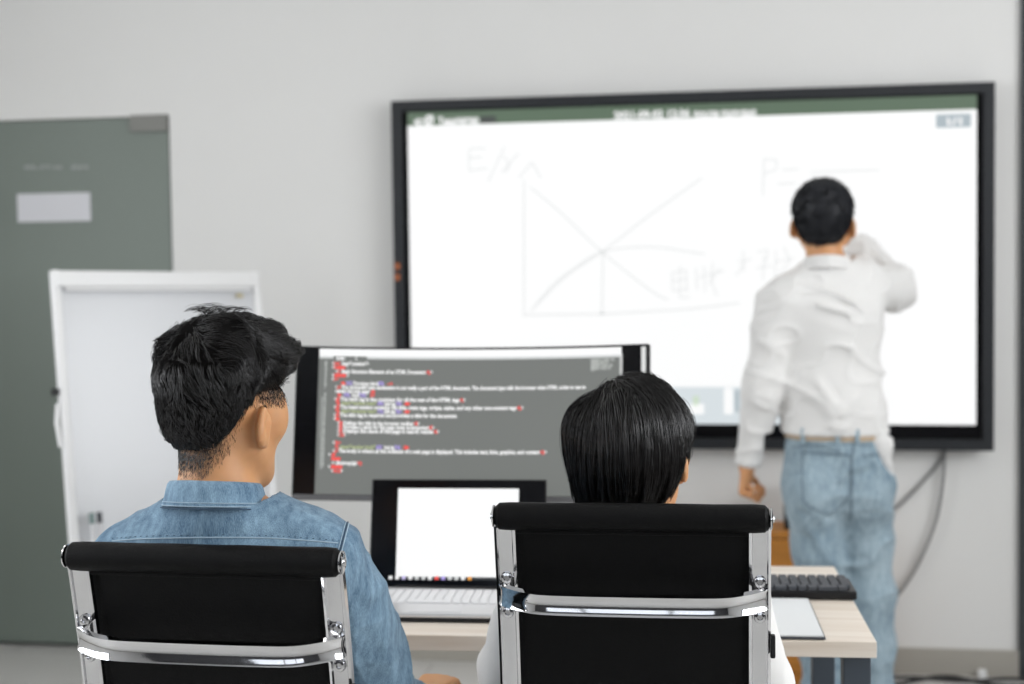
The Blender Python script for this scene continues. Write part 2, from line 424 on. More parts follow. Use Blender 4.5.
for (u, v, w, h, m) in ((690, 404, 14, 10, M_SCRW), (693, 396, 6, 12, E('soft green', (.62, .74, .58))), (724, 388, 9, 26, M_SCRW), (735, 390, 4, 22, M_SCRBADGE), (650, 400, 12, 14, M_SCRW)):
    px_rect(u, v, u + w, v + h, m, 'icon', y1_ - .001)
def tvtext(s, u0, v0, u1, hpx, m):
    a, c = at(u0, v0, y1_ - .001), at(u1, v0, y1_ - .001); v, f = text_mesh(s); sc = hpx / 283
    MB().add([(a[0] + w[0] * (c[0] - a[0]), y1_ - .001, a[2] + w[1] * sc * 1.35) for w in v], f).go('screen_text', m, scr)
tvtext('2021-09-02 12:36', 614, 119, 690, 7.5, M_TW)
tvtext('после полудня', 694, 117.5, 756, 7.5, M_TW)
tvtext('Teaмпитер', 438, 124.5, 479, 7.5, M_TW)
tvtext('1/1', 947, 125, 962, 7, M_TW)
tvtext('Ø', 424, 125, 434, 10, M_TW); tvtext('c', 414, 125, 423, 9, M_TW)
px_rect(480, 116, 496, 123, M_BEZEL if False else E('dark tab', (.05, .06, .055)), 'dark_tab')
def strokes(name, polys, m, w=.0035, sm=True):
    mb = MB()
    for p in polys:
        P = [tvp(*q) for q in p]
        if sm and len(P) > 2: P = spline(P, 5)
        for i in range(len(P) - 1):
            a, c = P[i], P[i + 1]; d = c - a; L = math.hypot(d[0], d[2]) + 1e-9; n = np.array([-d[2] / L, 0, d[0] / L]) * w * .9
            mb.add([a - n, c - n, c + n, a + n], [(0, 1, 2, 3)])
    mb.go(name, m, scr)
strokes('axes_drawing', [[(524, 180), (524, 317)], [(524, 315), (604, 314), (690, 309), (740, 303)], [(519, 178), (532, 162), (541, 178)], [(603, 252), (602, 314)]], M_STROKE, .0035, False)
strokes('curves_drawing', [[(530, 187), (560, 212), (602, 252), (650, 290), (668, 300)], [(531, 311), (565, 277), (602, 252), (650, 215), (702, 178)], [(533, 308), (552, 286), (572, 270), (602, 252), (650, 247), (705, 254)]], M_STROKE)
strokes('node_drawing', [[(600, 251), (605, 253)], [(600, 313), (604, 314)]], M_STROKE2, .006)
strokes('formula_drawing', [[(469, 149), (469, 169)], [(469, 149), (486, 148)], [(469, 158), (482, 157)], [(468, 171), (488, 168)], [(505, 146), (488, 182)],
    [(503, 156), (510, 164), (506, 173)], [(519, 153), (501, 173)], [(764, 158), (763, 196)], [(763, 159), (777, 160), (776, 170), (763, 174)], [(782, 170), (799, 169)], [(777, 184), (796, 183)], [(810, 172), (880, 170)]], M_STROKE, .0035, False)
strokes('word_drawing', [[(672, 273), (686, 270), (687, 292)], [(672, 273), (673, 291)], [(673, 281), (687, 279)], [(673, 291), (687, 289)], [(680, 266), (680, 298), (690, 297)],
    [(696, 268), (697, 290)], [(704, 266), (705, 292)], [(699, 278), (703, 276)], [(713, 262), (711, 280), (717, 296)], [(720, 268), (709, 284)], [(706, 275), (724, 271)],
    [(743, 250), (744, 272)], [(737, 262), (752, 259)], [(745, 262), (736, 276)], [(757, 252), (768, 250), (766, 262)], [(756, 268), (772, 266)], [(764, 256), (763, 280)], [(776, 250), (775, 276)], [(784, 247), (790, 262), (780, 272)], [(776, 262), (794, 258)]], M_STROKE, .0032, False)
px_rect(0, 0, 1, 1, M_EDGE, 'x') if False else None
for k in range(2):
    a = at(394.5, 263 + 11 * k, TY - .008); MB().box((a[0] + .01, TY - .008, a[2] - .012), (.018, .002, .022)).go('port_label', mat('orange sticker', (.42, .12, .035), .6), tv)
a = at(668, 438, TY + .004); MB().box((a[0], TY + .004, a[2]), (.03, .002, .008)).go('maker_mark', mat('dim grey print', (.12, .12, .12), .5), tv)

# ------------------------------------------------------------------ cables
def cable(name, pts, r, m, label, world=True):
    mb = MB(); mb.tube(spline(pts, 8), r, 8); o = mb.go(name, m, smooth=True); tag(o, label, 'cable'); return o
cy = D - .012
cable('power_cable', [at(943, 447, cy + .0), at(942, 458, cy), at(928, 476, cy), at(905, 500, cy), at(888, 517, cy), at(868, 560, cy), at(860, 640, cy - .01)], .0055, M_CABLE, 'short grey cable hanging from the display and slanting behind the standing person')
cable('video_cable', [at(945, 447, cy - .012), at(943, 480, cy - .012), at(936, 520, cy - .012), at(920, 560, cy - .012), at(900, 592, cy - .012), at(880, 612, cy - .012), at(868, 655, cy - .02)], .006, M_CABLE, 'longer grey cable looping low against the wall to the right of the jeans')
cable('floor_cable', [(.42, 4.99, .006), (.6, 5.03, .006), (.78, 5.0, .007), (.95, 5.05, .006), (1.2, 4.98, .006)], .006, M_DARKCABLE, 'black cable lying on the floor along the taupe baseboard')
cable('data_cable', [(.42, 4.90, .006), (.55, 4.95, .006), (.72, 5.055, .006), (.9, 4.96, .006), (1.25, 5.03, .006)], .007, M_DARKCABLE, 'second black floor cable crossing the one beside the baseboard')
for k, x in enumerate((.52, .84)):
    mb = MB(); mb.box((x, 5.055 if k else 5.02, .018), (.028, .02, .034), .006)
    tag(mb.go('cable_clip', M_WHITEPL, smooth=True), ['small white cable clip on the floor nearest the jeans', 'small white cable clip on the floor nearest the dark door'][k], 'clip', 'floor cable clips')

# ------------------------------------------------------------------ low wooden cabinet and the black box on it
zc = at(780, 525, 4.98)[2]
cx0, cx1 = -.02, .335; cyc = 4.95; cdp = .20
cb = root('wooden_cabinet', ((cx0 + cx1) / 2, cyc, 0), 'low orange wood cabinet against the wall behind the standing person', 'cabinet')
cm_, cw_ = (cx0 + cx1) / 2, cx1 - cx0
mb = MB(); mb.box((cm_, cyc, zc - .011), (cw_, cdp + .02, .022), .003); mb.box((cx0 + .01, cyc, (zc - .022) / 2), (.02, cdp, zc - .022), .001); mb.box((cx1 - .01, cyc, (zc - .022) / 2), (.02, cdp, zc - .022), .001)
mb.box((cm_, cyc, .03), (cw_ - .04, cdp, .06), .001); mb.go('cabinet_body', M_TRUNK, cb)
mb = MB(); mb.box((cm_, cyc - cdp / 2 - .004, zc / 2 + .02), (cw_ - .008, .016, zc - .09), .002); dd = mb.go('door', M_TRUNK, cb)
MB().box((cx1 - .05, cyc - cdp / 2 - .018, .36), (.012, .014, .09), .003).go('handle', M_BRUSHED, dd)
a = at(783.5, 500, 4.95) + np.array([.016, 0, 0])
sp = root('black_speaker', (a[0] + .03, 4.95, zc), 'narrow black speaker box standing on the orange wooden cabinet', 'speaker')
mb = MB(); mb.box((a[0] + .035, 4.95, zc + .078), (.10, .12, .156), .006); mb.go('housing', M_BLACKPL, sp)
MB().lathe([(.032, 0), (.03, .006), (.02, .003)], (a[0] + .035, 4.886, zc + .06), 20, 'y').go('speaker_cone', M_RUBBER, sp, smooth=True)

# ------------------------------------------------------------------ flipchart whiteboard
TL = at(50, 270, 4.2); Wd, Hd = .75, .961
ea, el_, er = .8811, .1412, .0169       # board turned towards the audience, leaning back, hung a little crooked
_x = np.array([math.cos(ea), math.sin(ea), 0]); ey0 = np.array([-math.sin(ea), math.cos(ea), 0]); _z = np.array([0, 0, math.cos(el_)]) + ey0 * math.sin(el_)
ex = _x * math.cos(er) - _z * math.sin(er); ez = _x * math.sin(er) + _z * math.cos(er); ey = np.cross(ez, ex)
RB = np.array([ex, ey, ez]).T
O = TL - ez * Hd; BL = O
def bp(x, y, z): return O + ex * x + ey * y + ez * z
fc = root('flipchart_easel', (BL[0] + .25, 4.35, 0), 'white flipchart whiteboard on a tripod easel in front of the grey green glass door', 'whiteboard')
MB().box(bp(Wd / 2, .006, Hd / 2), (Wd - .03, .012, Hd - .03), .002, RB).go('board', M_BOARD, fc)
mb = MB()
mb.box(bp(.014, 0, Hd / 2), (.028, .03, Hd), .008, RB); mb.box(bp(Wd - .014, 0, Hd / 2), (.028, .03, Hd), .008, RB); mb.box(bp(Wd / 2, 0, .014), (Wd, .03, .028), .008, RB)
mb.go('board_frame', M_WHITEPL, fc, smooth=True)
MB().box(bp(Wd / 2 - .004, -.012, Hd - .030), (Wd - .03, .028, .052), .008, RB).box(bp(Wd / 2, -.014, Hd - .062), (Wd - .08, .008, .012), .003, RB).go('clamp_rail', M_WHITEPL, fc, smooth=True)
MB().box(bp(Wd / 2, -.035, .01), (Wd * .9, .07, .012), .004, RB).go('pen_tray', M_WHITEPL, fc)
_d = ey0
for k in range(3):
    a = bp((.16, Wd - .16, Wd / 2)[k], .035, Hd * (.30, .30, .72)[k])
    g = np.array([a[0], a[1], .014]) + _x * (-.04, .04, 0)[k] + _d * (-.14, -.14, .10)[k]
    mb = MB(); mb.tube([a, a * .5 + g * .5, g], .013, 10); lg = mb.go('leg', M_WHITEPL, fc, smooth=True)
    MB().lathe([(.017, -.012), (.018, .01), (.014, .02)], g, 14).go('rubber_foot', M_RUBBER, lg, smooth=True)
MB().box(bp(-.012, .0, Hd * .60), (.02, .02, .022), .004, RB).go('clip', M_BLACKPL, fc)
MB().tube([bp(-.006, 0, Hd * .56), bp(-.014, 0, Hd * .50), bp(-.006, 0, Hd * .42)], .007, 8).go('side_arm', M_WHITEPL, fc, smooth=True)
for k, (u, v, m, lb) in enumerate(((86, 522, M_KEYB, 'short dark capped marker clipped leftmost to the white flipchart'), (93, 521, M_SILVER, 'thin silver marker clipped beside the dark capped one on the flipchart'))):
    u0, v0 = (u - 50) / 212, 0
    x = .058 + .025 * k; z = Hd * .145
    o = tag(MB().tube([bp(x, -.045, z - .045), bp(x, -.045, z - .01), bp(x, -.045, z + .02)], .007, 10).go('marker_pen', M_SILVER, smooth=True), lb, 'marker')
    MB().tube([bp(x, -.045, z + .018), bp(x, -.045, z + .052)], .0085, 10).go('pen_cap', mat('teal cap', (.16, .23, .22), .5) if k == 0 else M_KEYB, o, smooth=True)
MB().box(bp(.07, -.03, Hd * .145 - .05), (.07, .05, .014), .003, RB).go('pen_holder', M_WHITEPL, fc)
a = bp(Wd - .085, -.013, Hd - .085)
tag(MB().box(a, (.026, .006, .012), .002, RB).go('magnet', mat('dull brass magnet', (.50, .42, .22), .5)), 'small dull yellow magnet at the top corner of the white flipchart', 'magnet')

# ------------------------------------------------------------------ desk
dth = math.radians(2.6); DU = np.array([math.cos(dth), math.sin(dth), 0]); DV = np.array([-math.sin(dth), math.cos(dth), 0]); RD = np.array([DU, DV, [0, 0, 1]]).T
DA = np.array([.254, 2.645, 0]); DW, DD, DT = 1.30, .675, .030
def dk(s, t, z): return DA - DU * s + DV * t + np.array([0, 0, z])     # s metres left of the right end, t back from the front edge
dr = root('desk', dk(DW / 2, DD / 2, 0), 'pale birch desk with slate steel legs in front of the two seated people', 'desk')
MB().box(dk(DW / 2, DD / 2, .74 - DT / 2), (DW, DD, DT), .0015, RD).go('desktop', M_WOOD, dr)
for s in (.032, DW - .032):
    for t in (.05, DD - .05):
        MB().box(dk(s, t, (.74 - DT) / 2 - .002), (.05, .05, .74 - DT - .006), .003, RD).go('leg', M_SLATE, dr)
MB().box(dk(DW / 2, DD - .05, .685), (DW - .12, .03, .045), .002, RD).box(dk(.032, DD / 2, .685), (.03, DD - .15, .045), .002, RD).box(dk(DW - .032, DD / 2, .685), (.03, DD - .15, .045), .002, RD).go('under_frame', M_SLATE, dr)
# tablet and keyboard on the right part of the desk
zt = .7405
a, c = at(823, 638.5, 2.66), at(812, 598, 2.98)
tb = root('tablet', dk(.19, .17, zt), 'thin closed white tablet lying on the desk in front of the black keyboard', 'tablet')
MB().box(dk(.199, .155, zt + .003), (.215, .30, .005), .002, RD).go('casing', M_KEYB, tb)
MB().box(dk(.201, .155, zt + .0075), (.212, .298, .004), .0015, RD).go('cover', mat('pale grey cover', (.74, .76, .77), .4), tb)
kb = root('desktop_keyboard', dk(.22, .40, zt), 'black full size keyboard at the right end of the desk behind the tablet', 'keyboard')
RK = RD
kc = dk(.218, .395, zt)
def kp(x, y, z): return kc + DU * x + DV * y + np.array([0, 0, z])
MB().box(kp(0, 0, .010), (.45, .135, .018), .004, RD).go('keyboard_body', M_BLACKPL, kb)
mb = MB()
for r_ in range(6):
    y = -.052 + r_ * .0205; x = -.215
    row = [1] * 21
    if r_ == 0: row = [1.3, 1.3, 1.3, 5.5, 1.3, 1.3, 1.3, 1.3, 1, 1, 1, 2, 1, 1]
    for w in row:
        ww = w * .0205
        if x + ww > .222: break
        mb.box(kp(x + ww / 2, y, .0225), (ww - .003, .0175, .010), .002, RD); x += ww
mb.go('keycaps', M_KEYB, kb)
# laptop
lc = dk(.855, .20, zt)      # middle of its base
lx0, lx1 = at(374, 588, 2.93)[0], at(545, 588, 2.93)[0]
lmid = (lx0 + lx1) / 2; s_mid = (DA[0] - lmid) - .020
lp_o = dk(s_mid + .012, .095, zt)
def lp(x, y, z): return lp_o + DU * x + DV * y + np.array([0, 0, z])
LW, LD_ = .380, .235
lt = root('laptop', lp(0, LD_ / 2, 0), 'open silver laptop with thick black bezel and a white page on screen', 'laptop')
MB().box(lp(0, LD_ / 2, .0135), (LW, LD_, .009), .004, RD).go('base', M_SILVER, lt)
MB().box(lp(0, LD_ / 2, .0055), (LW - .002, LD_ - .001, .010), .002, RD).go('underside', M_BLACKPL, lt)
mb = MB()
for r_ in range(6):
    x = -.165; y = .095 + r_ * .0195; n = 0
    while x < .16:
        w = .0185 * (5.2 if (r_ == 0 and n == 4) else (1.4 if n == 0 else 1))
        mb.box(lp(x + w / 2, y, .0195), (w - .003, .0165, .003), .001, RD); x += w; n += 1
mb.go('keys', M_KEYW, lt)
MB().box(lp(-.01, .043, .0183), (.105, .062, .001), 0, RD).go('touchpad', mat('touchpad', (.6, .6, .61), .35), lt)
la = math.radians(14); Rl = np.array([DU, DV * math.cos(la) - np.array([0, 0, 1]) * math.sin(la), DV * math.sin(la) + np.array([0, 0, 1]) * math.cos(la)]).T
lh = lp(0, LD_ - .003, .016)
def ll(x, y, z): return lh + Rl @ np.array([x, y, z])
LH = .232
lid = MB().box(ll(0, .004, LH / 2), (LW, .007, LH), .003, Rl).go('lid', M_BLACKPL, lt)
MB().box(ll(0, -.0002, LH / 2), (LW - .006, .0016, LH - .006), .0005, Rl).go('bezel_glass', M_GLOSSBLK, lid)
MB().box(ll(.0, -.0014, .024 + .188 / 2), (.262, .0008, .188), 0, Rl).go('screen_page', M_SCRW, lid)
MB().box(ll(.02, -.0014, .0215), (.30, .0008, .006), 0, Rl).go('task_bar', E('laptop bar', (.03, .035, .04)), lid)
cols = [M_TW, M_TW, E('lilac', (.6, .55, .85)), M_TW, M_SCRGREY, M_SCRGREY, M_TW, M_TR, M_TP, M_SCRGREY, M_SCRGREY, M_TW, M_TO]
for k, m in enumerate(cols): MB().box(ll(-.142 + k * .0142, -.0022, .0215), (.008, .0006, .007), .002, Rl).go('task_icon', m, lid)
MB().box(ll(.118, -.0022, .0235), (.03, .0006, .006), 0, Rl).go('tray_notice', E('navy', (.04, .08, .2)), lid)
mb = MB(); mb.lathe([(.005, -.13), (.005, .13)], lp(0, LD_ - .006, .018), 10, 'x'); mb.go('hinge', M_BLACKPL, lt, smooth=True)

# ------------------------------------------------------------------ curved monitor
MYY = 3.13
mL, mR = at(293, 347, MYY), at(649.5, 343, MYY + .03)
mcx = (mL[0] + mR[0]) / 2; MW = (mR[0] - mL[0]); Rm = 1.8
tilt = math.radians(11.0); yaw = math.radians(1.0)
ux = np.array([math.cos(yaw), math.sin(yaw), 0]); fy = np.array([-math.sin(yaw), math.cos(yaw), 0])
uz = np.array([0, 0, 1]) * math.cos(tilt) + fy * math.sin(tilt); uy = np.cross(uz, ux)
MH = .352
mbot = at(470, 502.5, MYY)[2]
mo = np.array([mcx, MYY + .005, mbot])
def mp_(x, z, d=0.0):
    """point on the concave screen: x across, z up the panel, d in front of the glass (towards viewer)"""
    th = x / Rm
    return mo + ux * ((Rm - d) * math.sin(th)) + uz * z + uy * ((Rm - d) * math.cos(th) - Rm)
mon = root('curved_monitor', (mcx, MYY + .06, .7405), 'wide curved monitor showing hazed grey code editor behind the laptop', 'monitor')
def curved(x0, x1, z0, z1, d0, d1, n=40):
    """slab following the curve between depth d0 (front) and d1 (back)"""
    V = []; n = max(2, int(n))
    for i in range(n + 1):
        x = x0 + (x1 - x0) * i / n
        V += [mp_(x, z0, d0), mp_(x, z1, d0), mp_(x, z1, d1), mp_(x, z0, d1)]
    fs = [(i * 4 + k, i * 4 + (k + 1) % 4, i * 4 + 4 + (k + 1) % 4, i * 4 + 4 + k) for i in range(n) for k in range(4)]
    fs += [(0, 3, 2, 1), (n * 4, n * 4 + 1, n * 4 + 2, n * 4 + 3)]
    return V, fs
hw = MW / 2
MB().add(*curved(-hw, hw, 0, MH, -.001, -.022)).go('rear_shell', M_BLACKPL, mon)
MB().add(*curved(-hw, hw, -.0, .013, .003, -.02)).go('chin', mat('grey chin', (.12, .12, .125), .35), mon)
MB().add(*curved(-hw, hw, MH - .003, MH, .003, -.02)).add(*curved(-hw, -hw + .003, 0, MH, .003, -.02, 2)).add(*curved(hw - .003, hw, 0, MH, .003, -.02, 2)).go('rim', M_BLACKPL, mon)
glass = MB().add(*curved(-hw + .003, hw - .003, .013, MH - .003, .0004, -.001)).go('panel', M_GLOSSBLK, mon)
def mx_(u): return -hw + (u - 293) / (649.5 - 293) * MW     # photo column -> distance across the panel
mzt = MH - .004
def mz_(v, u=400):
    top = 347.5 - (u - 293) * .0112 + 1.2 * (1 - ((u - 471) / 178) ** 2); return MH - (v - top) / (502 - 347.5) * MH * (1.0)
def mrect(u0, u1, z0, z1, m, name, d=.0012, n=30):
    V = []
    for i in range(n + 1):
        x = mx_(u0 + (u1 - u0) * i / n); V += [mp_(x, z0, d), mp_(x, z1, d)]
    obj(name, V, [(2 * i, 2 * i + 2, 2 * i + 3, 2 * i + 1) for i in range(n)], m, glass, smooth=True)
zt0 = MH - .030
mrect(315.5, 623, .014, MH - .006, M_CODE, 'editor_page', .0008)
mrect(316, 623, MH - .0215, MH - .005, M_SCRW, 'title_bar')
mrect(316, 330, MH - .0275, MH - .0215, M_SCRGREY, 'tab_strip', .0012); mrect(364, 623, MH - .0275, MH - .0215, M_SCRGREY, 'tab_strip')
mrect(621, 624, .014, MH - .02, E('scroll bar', (.55, .56, .55)), 'scroll_bar')
mrect(643, 647.5, .014, MH - .006, E('monitor side glow', (.75, .76, .75)), 'side_glow')
def mtext(s, u0, v, u1, m, hpx=4.0, name='code_line'):
    vv, f = text_mesh(s); V = []
    zb = MH - (v + 1.8 - (347.5 + .6)) / 154.5 * MH; sc = hpx / 154.5 * MH * 1.35
    for w in vv: V.append(mp_(mx_(u0 + w[0] * (u1 - u0)), zb + w[1] * sc, .0018))
    return V, f
code = {'w': MB(), 'r': MB(), 'p': MB(), 'y': MB(), 'g': MB()}
CM = {'w': (M_TW, 'white_code'), 'r': (M_TR, 'red_code'), 'p': (M_TP, 'purple_code'), 'y': (M_TY, 'olive_code'), 'g': (M_TG, 'line_numbers')}
def ln(v, *segs):
    for k, s, u0, u1 in segs: code[k].add(*mtext(s, u0, v, u1, None))
def blk(v, u0, u1, k='r'): code[k].add([mp_(mx_(u0), MH - (v - 1.4 - 348.1) / 154.5 * MH, .0016), mp_(mx_(u1), MH - (v - 1.4 - 348.1) / 154.5 * MH, .0016), mp_(mx_(u1), MH - (v + 1.6 - 348.1) / 154.5 * MH, .0016), mp_(mx_(u0), MH - (v + 1.6 - 348.1) / 154.5 * MH, .0016)], [(3, 2, 1, 0)])
ln(365, ('w', '<', 329, 331), ('r', 'html', 331, 337), ('w', 'lang="container">', 339, 366))
ln(369, ('w', '<', 329, 331), ('r', 'header', 331, 343))
ln(373, ('w', '<', 333, 335), ('r', 'p>', 335, 338), ('w', 'Basic Structure Elements of an HTML Document', 339, 424), ('r', '</p', 424, 429), ('w', '>', 429, 431))
ln(377, ('w', '<', 329, 331), ('r', '/header', 331, 344), ('w', '>', 344, 346))
ln(381, ('w', '<', 329, 331), ('r', '/>', 331, 336))
ln(385, ('r', '<!--', 338, 344), ('p', 'DOC', 344, 350), ('w', 'Doctype html', 351, 376), ('p', 'HTML', 376, 382), ('r', '-->', 385, 391))
ln(389, ('w', '<', 333, 334.5), ('r', 'p>', 335, 339), ('w', 'The document type declaration is not really a part of the HTML document. The document type tells the browser what HTML codes to use to', 339, 587))
ln(393, ('w', 'render the web page', 333, 367), ('r', '</p', 369, 373))
ln(397, ('r', '<h', 335, 339), ('p', 'HTML', 342, 348), ('w', 'html', 350, 357), ('p', 'TAG', 357, 364), ('r', '/h>', 368, 373))
ln(401, ('w', '<', 332, 334), ('r', 'p>', 334, 338), ('w', 'The html tag is the container for all the rest of the HTML tags', 338, 459), ('r', '</p', 459, 463), ('w', '>', 463, 465))
ln(405, ('r', '<h', 334, 338), ('y', 'class="section head"', 339, 375), ('p', 'HEAD', 376, 382), ('w', 'head tag', 383, 394), ('p', 'TAG', 394, 400), ('r', '/h>', 403, 409))
ln(409, ('w', '<', 332, 334), ('r', 'p>', 334, 338), ('w', 'The head section contains the title, meta tags, scripts, styles, and any other non-content tags', 338, 517), ('r', '</p', 517, 522), ('w', '>', 522, 524))
ln(413, ('r', '<h', 334, 338), ('y', 'class="document head"', 339, 375), ('p', 'TITLE', 376, 382), ('w', 'title tag', 383, 394), ('p', 'TAG', 394, 400), ('r', '/h>', 403, 409))
ln(417, ('w', '<', 332, 334), ('r', 'p>', 334, 338), ('w', 'The title tag is required and provides a title for the document.', 338, 457))
ln(421, ('w', '<', 332, 334), ('r', 'ul', 334, 338))
ln(425, ('w', '<', 336, 338), ('r', 'li', 338, 341), ('w', 'Defines the title in the browser toolbar', 342, 413), ('r', '</li', 413, 417), ('w', '>', 417, 419))
ln(429, ('w', '<', 336, 338), ('r', 'li', 338, 341), ('w', 'Provides a name for the page when bookmarked', 342, 428), ('r', '</li', 428, 432), ('w', '>', 432, 434))
ln(433, ('w', '<', 336, 338), ('r', 'li', 338, 341), ('w', 'Displays the name of the page in search results', 342, 433), ('r', '</li', 433, 437), ('w', '>', 437, 439))
ln(437, ('w', '<', 336, 338), ('r', '/ul', 338, 343), ('w', '>', 343, 345))
ln(445, ('w', '<', 332, 334), ('r', '/h>', 334, 340))
ln(449, ('r', '<h', 334, 338), ('y', 'class="section body"', 339, 375), ('p', 'BODY', 376, 382), ('w', 'body tag', 384, 394), ('p', 'TAG', 394, 400), ('r', '/h>', 403, 409))
ln(453, ('w', '<', 332, 334), ('r', 'p>', 334, 338), ('w', 'The body is where all the contents of a web page is displayed. This includes text, links, graphics, and content', 338, 541), ('r', '</p', 541, 546), ('w', '>', 546, 548))
ln(457, ('w', '<', 328, 330), ('r', 'div', 331, 335)); ln(461, ('r', 'footer', 331, 341)); ln(465, ('w', '<', 332, 334), ('w', '#footercopyright', 336, 357), ('r', '</p', 357, 362))
ln(469, ('w', '<', 328, 330), ('r', '/footer', 331, 343)); ln(473, ('w', '<', 331, 333), ('r', '/html', 333, 341), ('w', '>', 341, 343))
for v, a_, b_ in ((369, 334, 341), (377, 332, 343), (385, 339, 342), (393, 369, 372), (397, 336, 338), (401, 335, 337), (405, 335, 337), (409, 335, 337), (413, 335, 337), (417, 335, 337), (421, 335, 337), (405, 404, 408), (413, 404, 408), (449, 404, 408), (457, 332, 335), (461, 331, 340), (469, 331, 342)): blk(v, a_, b_)
for k in range(27):
    if 390 < 365 + 4 * k < 396: continue
    ln(365 + 4 * k, ('g', str(k + 1), 319.5 if k > 8 else 321.5, 324))
ln(359.5, ('w', 'index', 333, 342), ('w', 'x', 352, 354))
for k in range(8): ln(362 + k * 1.4, ('g', 'mmm mm m', 592, 592 + (24, 8, 18, 10, 22, 7, 20, 4)[k]))
for k in code:
    if k == 'g': pass
    code[k].go(CM[k][1], CM[k][0], glass)
# stand
zs = .7405
MB().box((mcx, MYY + .10, zs + .006), (.24, .20, .012), .004).go('foot_plate', M_BLACKPL, mon)
MB().box((mcx, MYY + .115, zs + .16), (.06, .03, .30), .006).go('neck', M_BLACKPL, mon)
cable('monitor_cable', [(mcx + .03, MYY + .14, .95), (mcx + .06, 3.36, .8), (mcx + .02, 3.40, .5), (mcx - .05, 3.5, .12), (mcx + .1, 3.9, .01), (mcx + .6, 4.3, .008)], .006, M_CABLE, 'grey cable dropping behind the desk below the curved monitor')

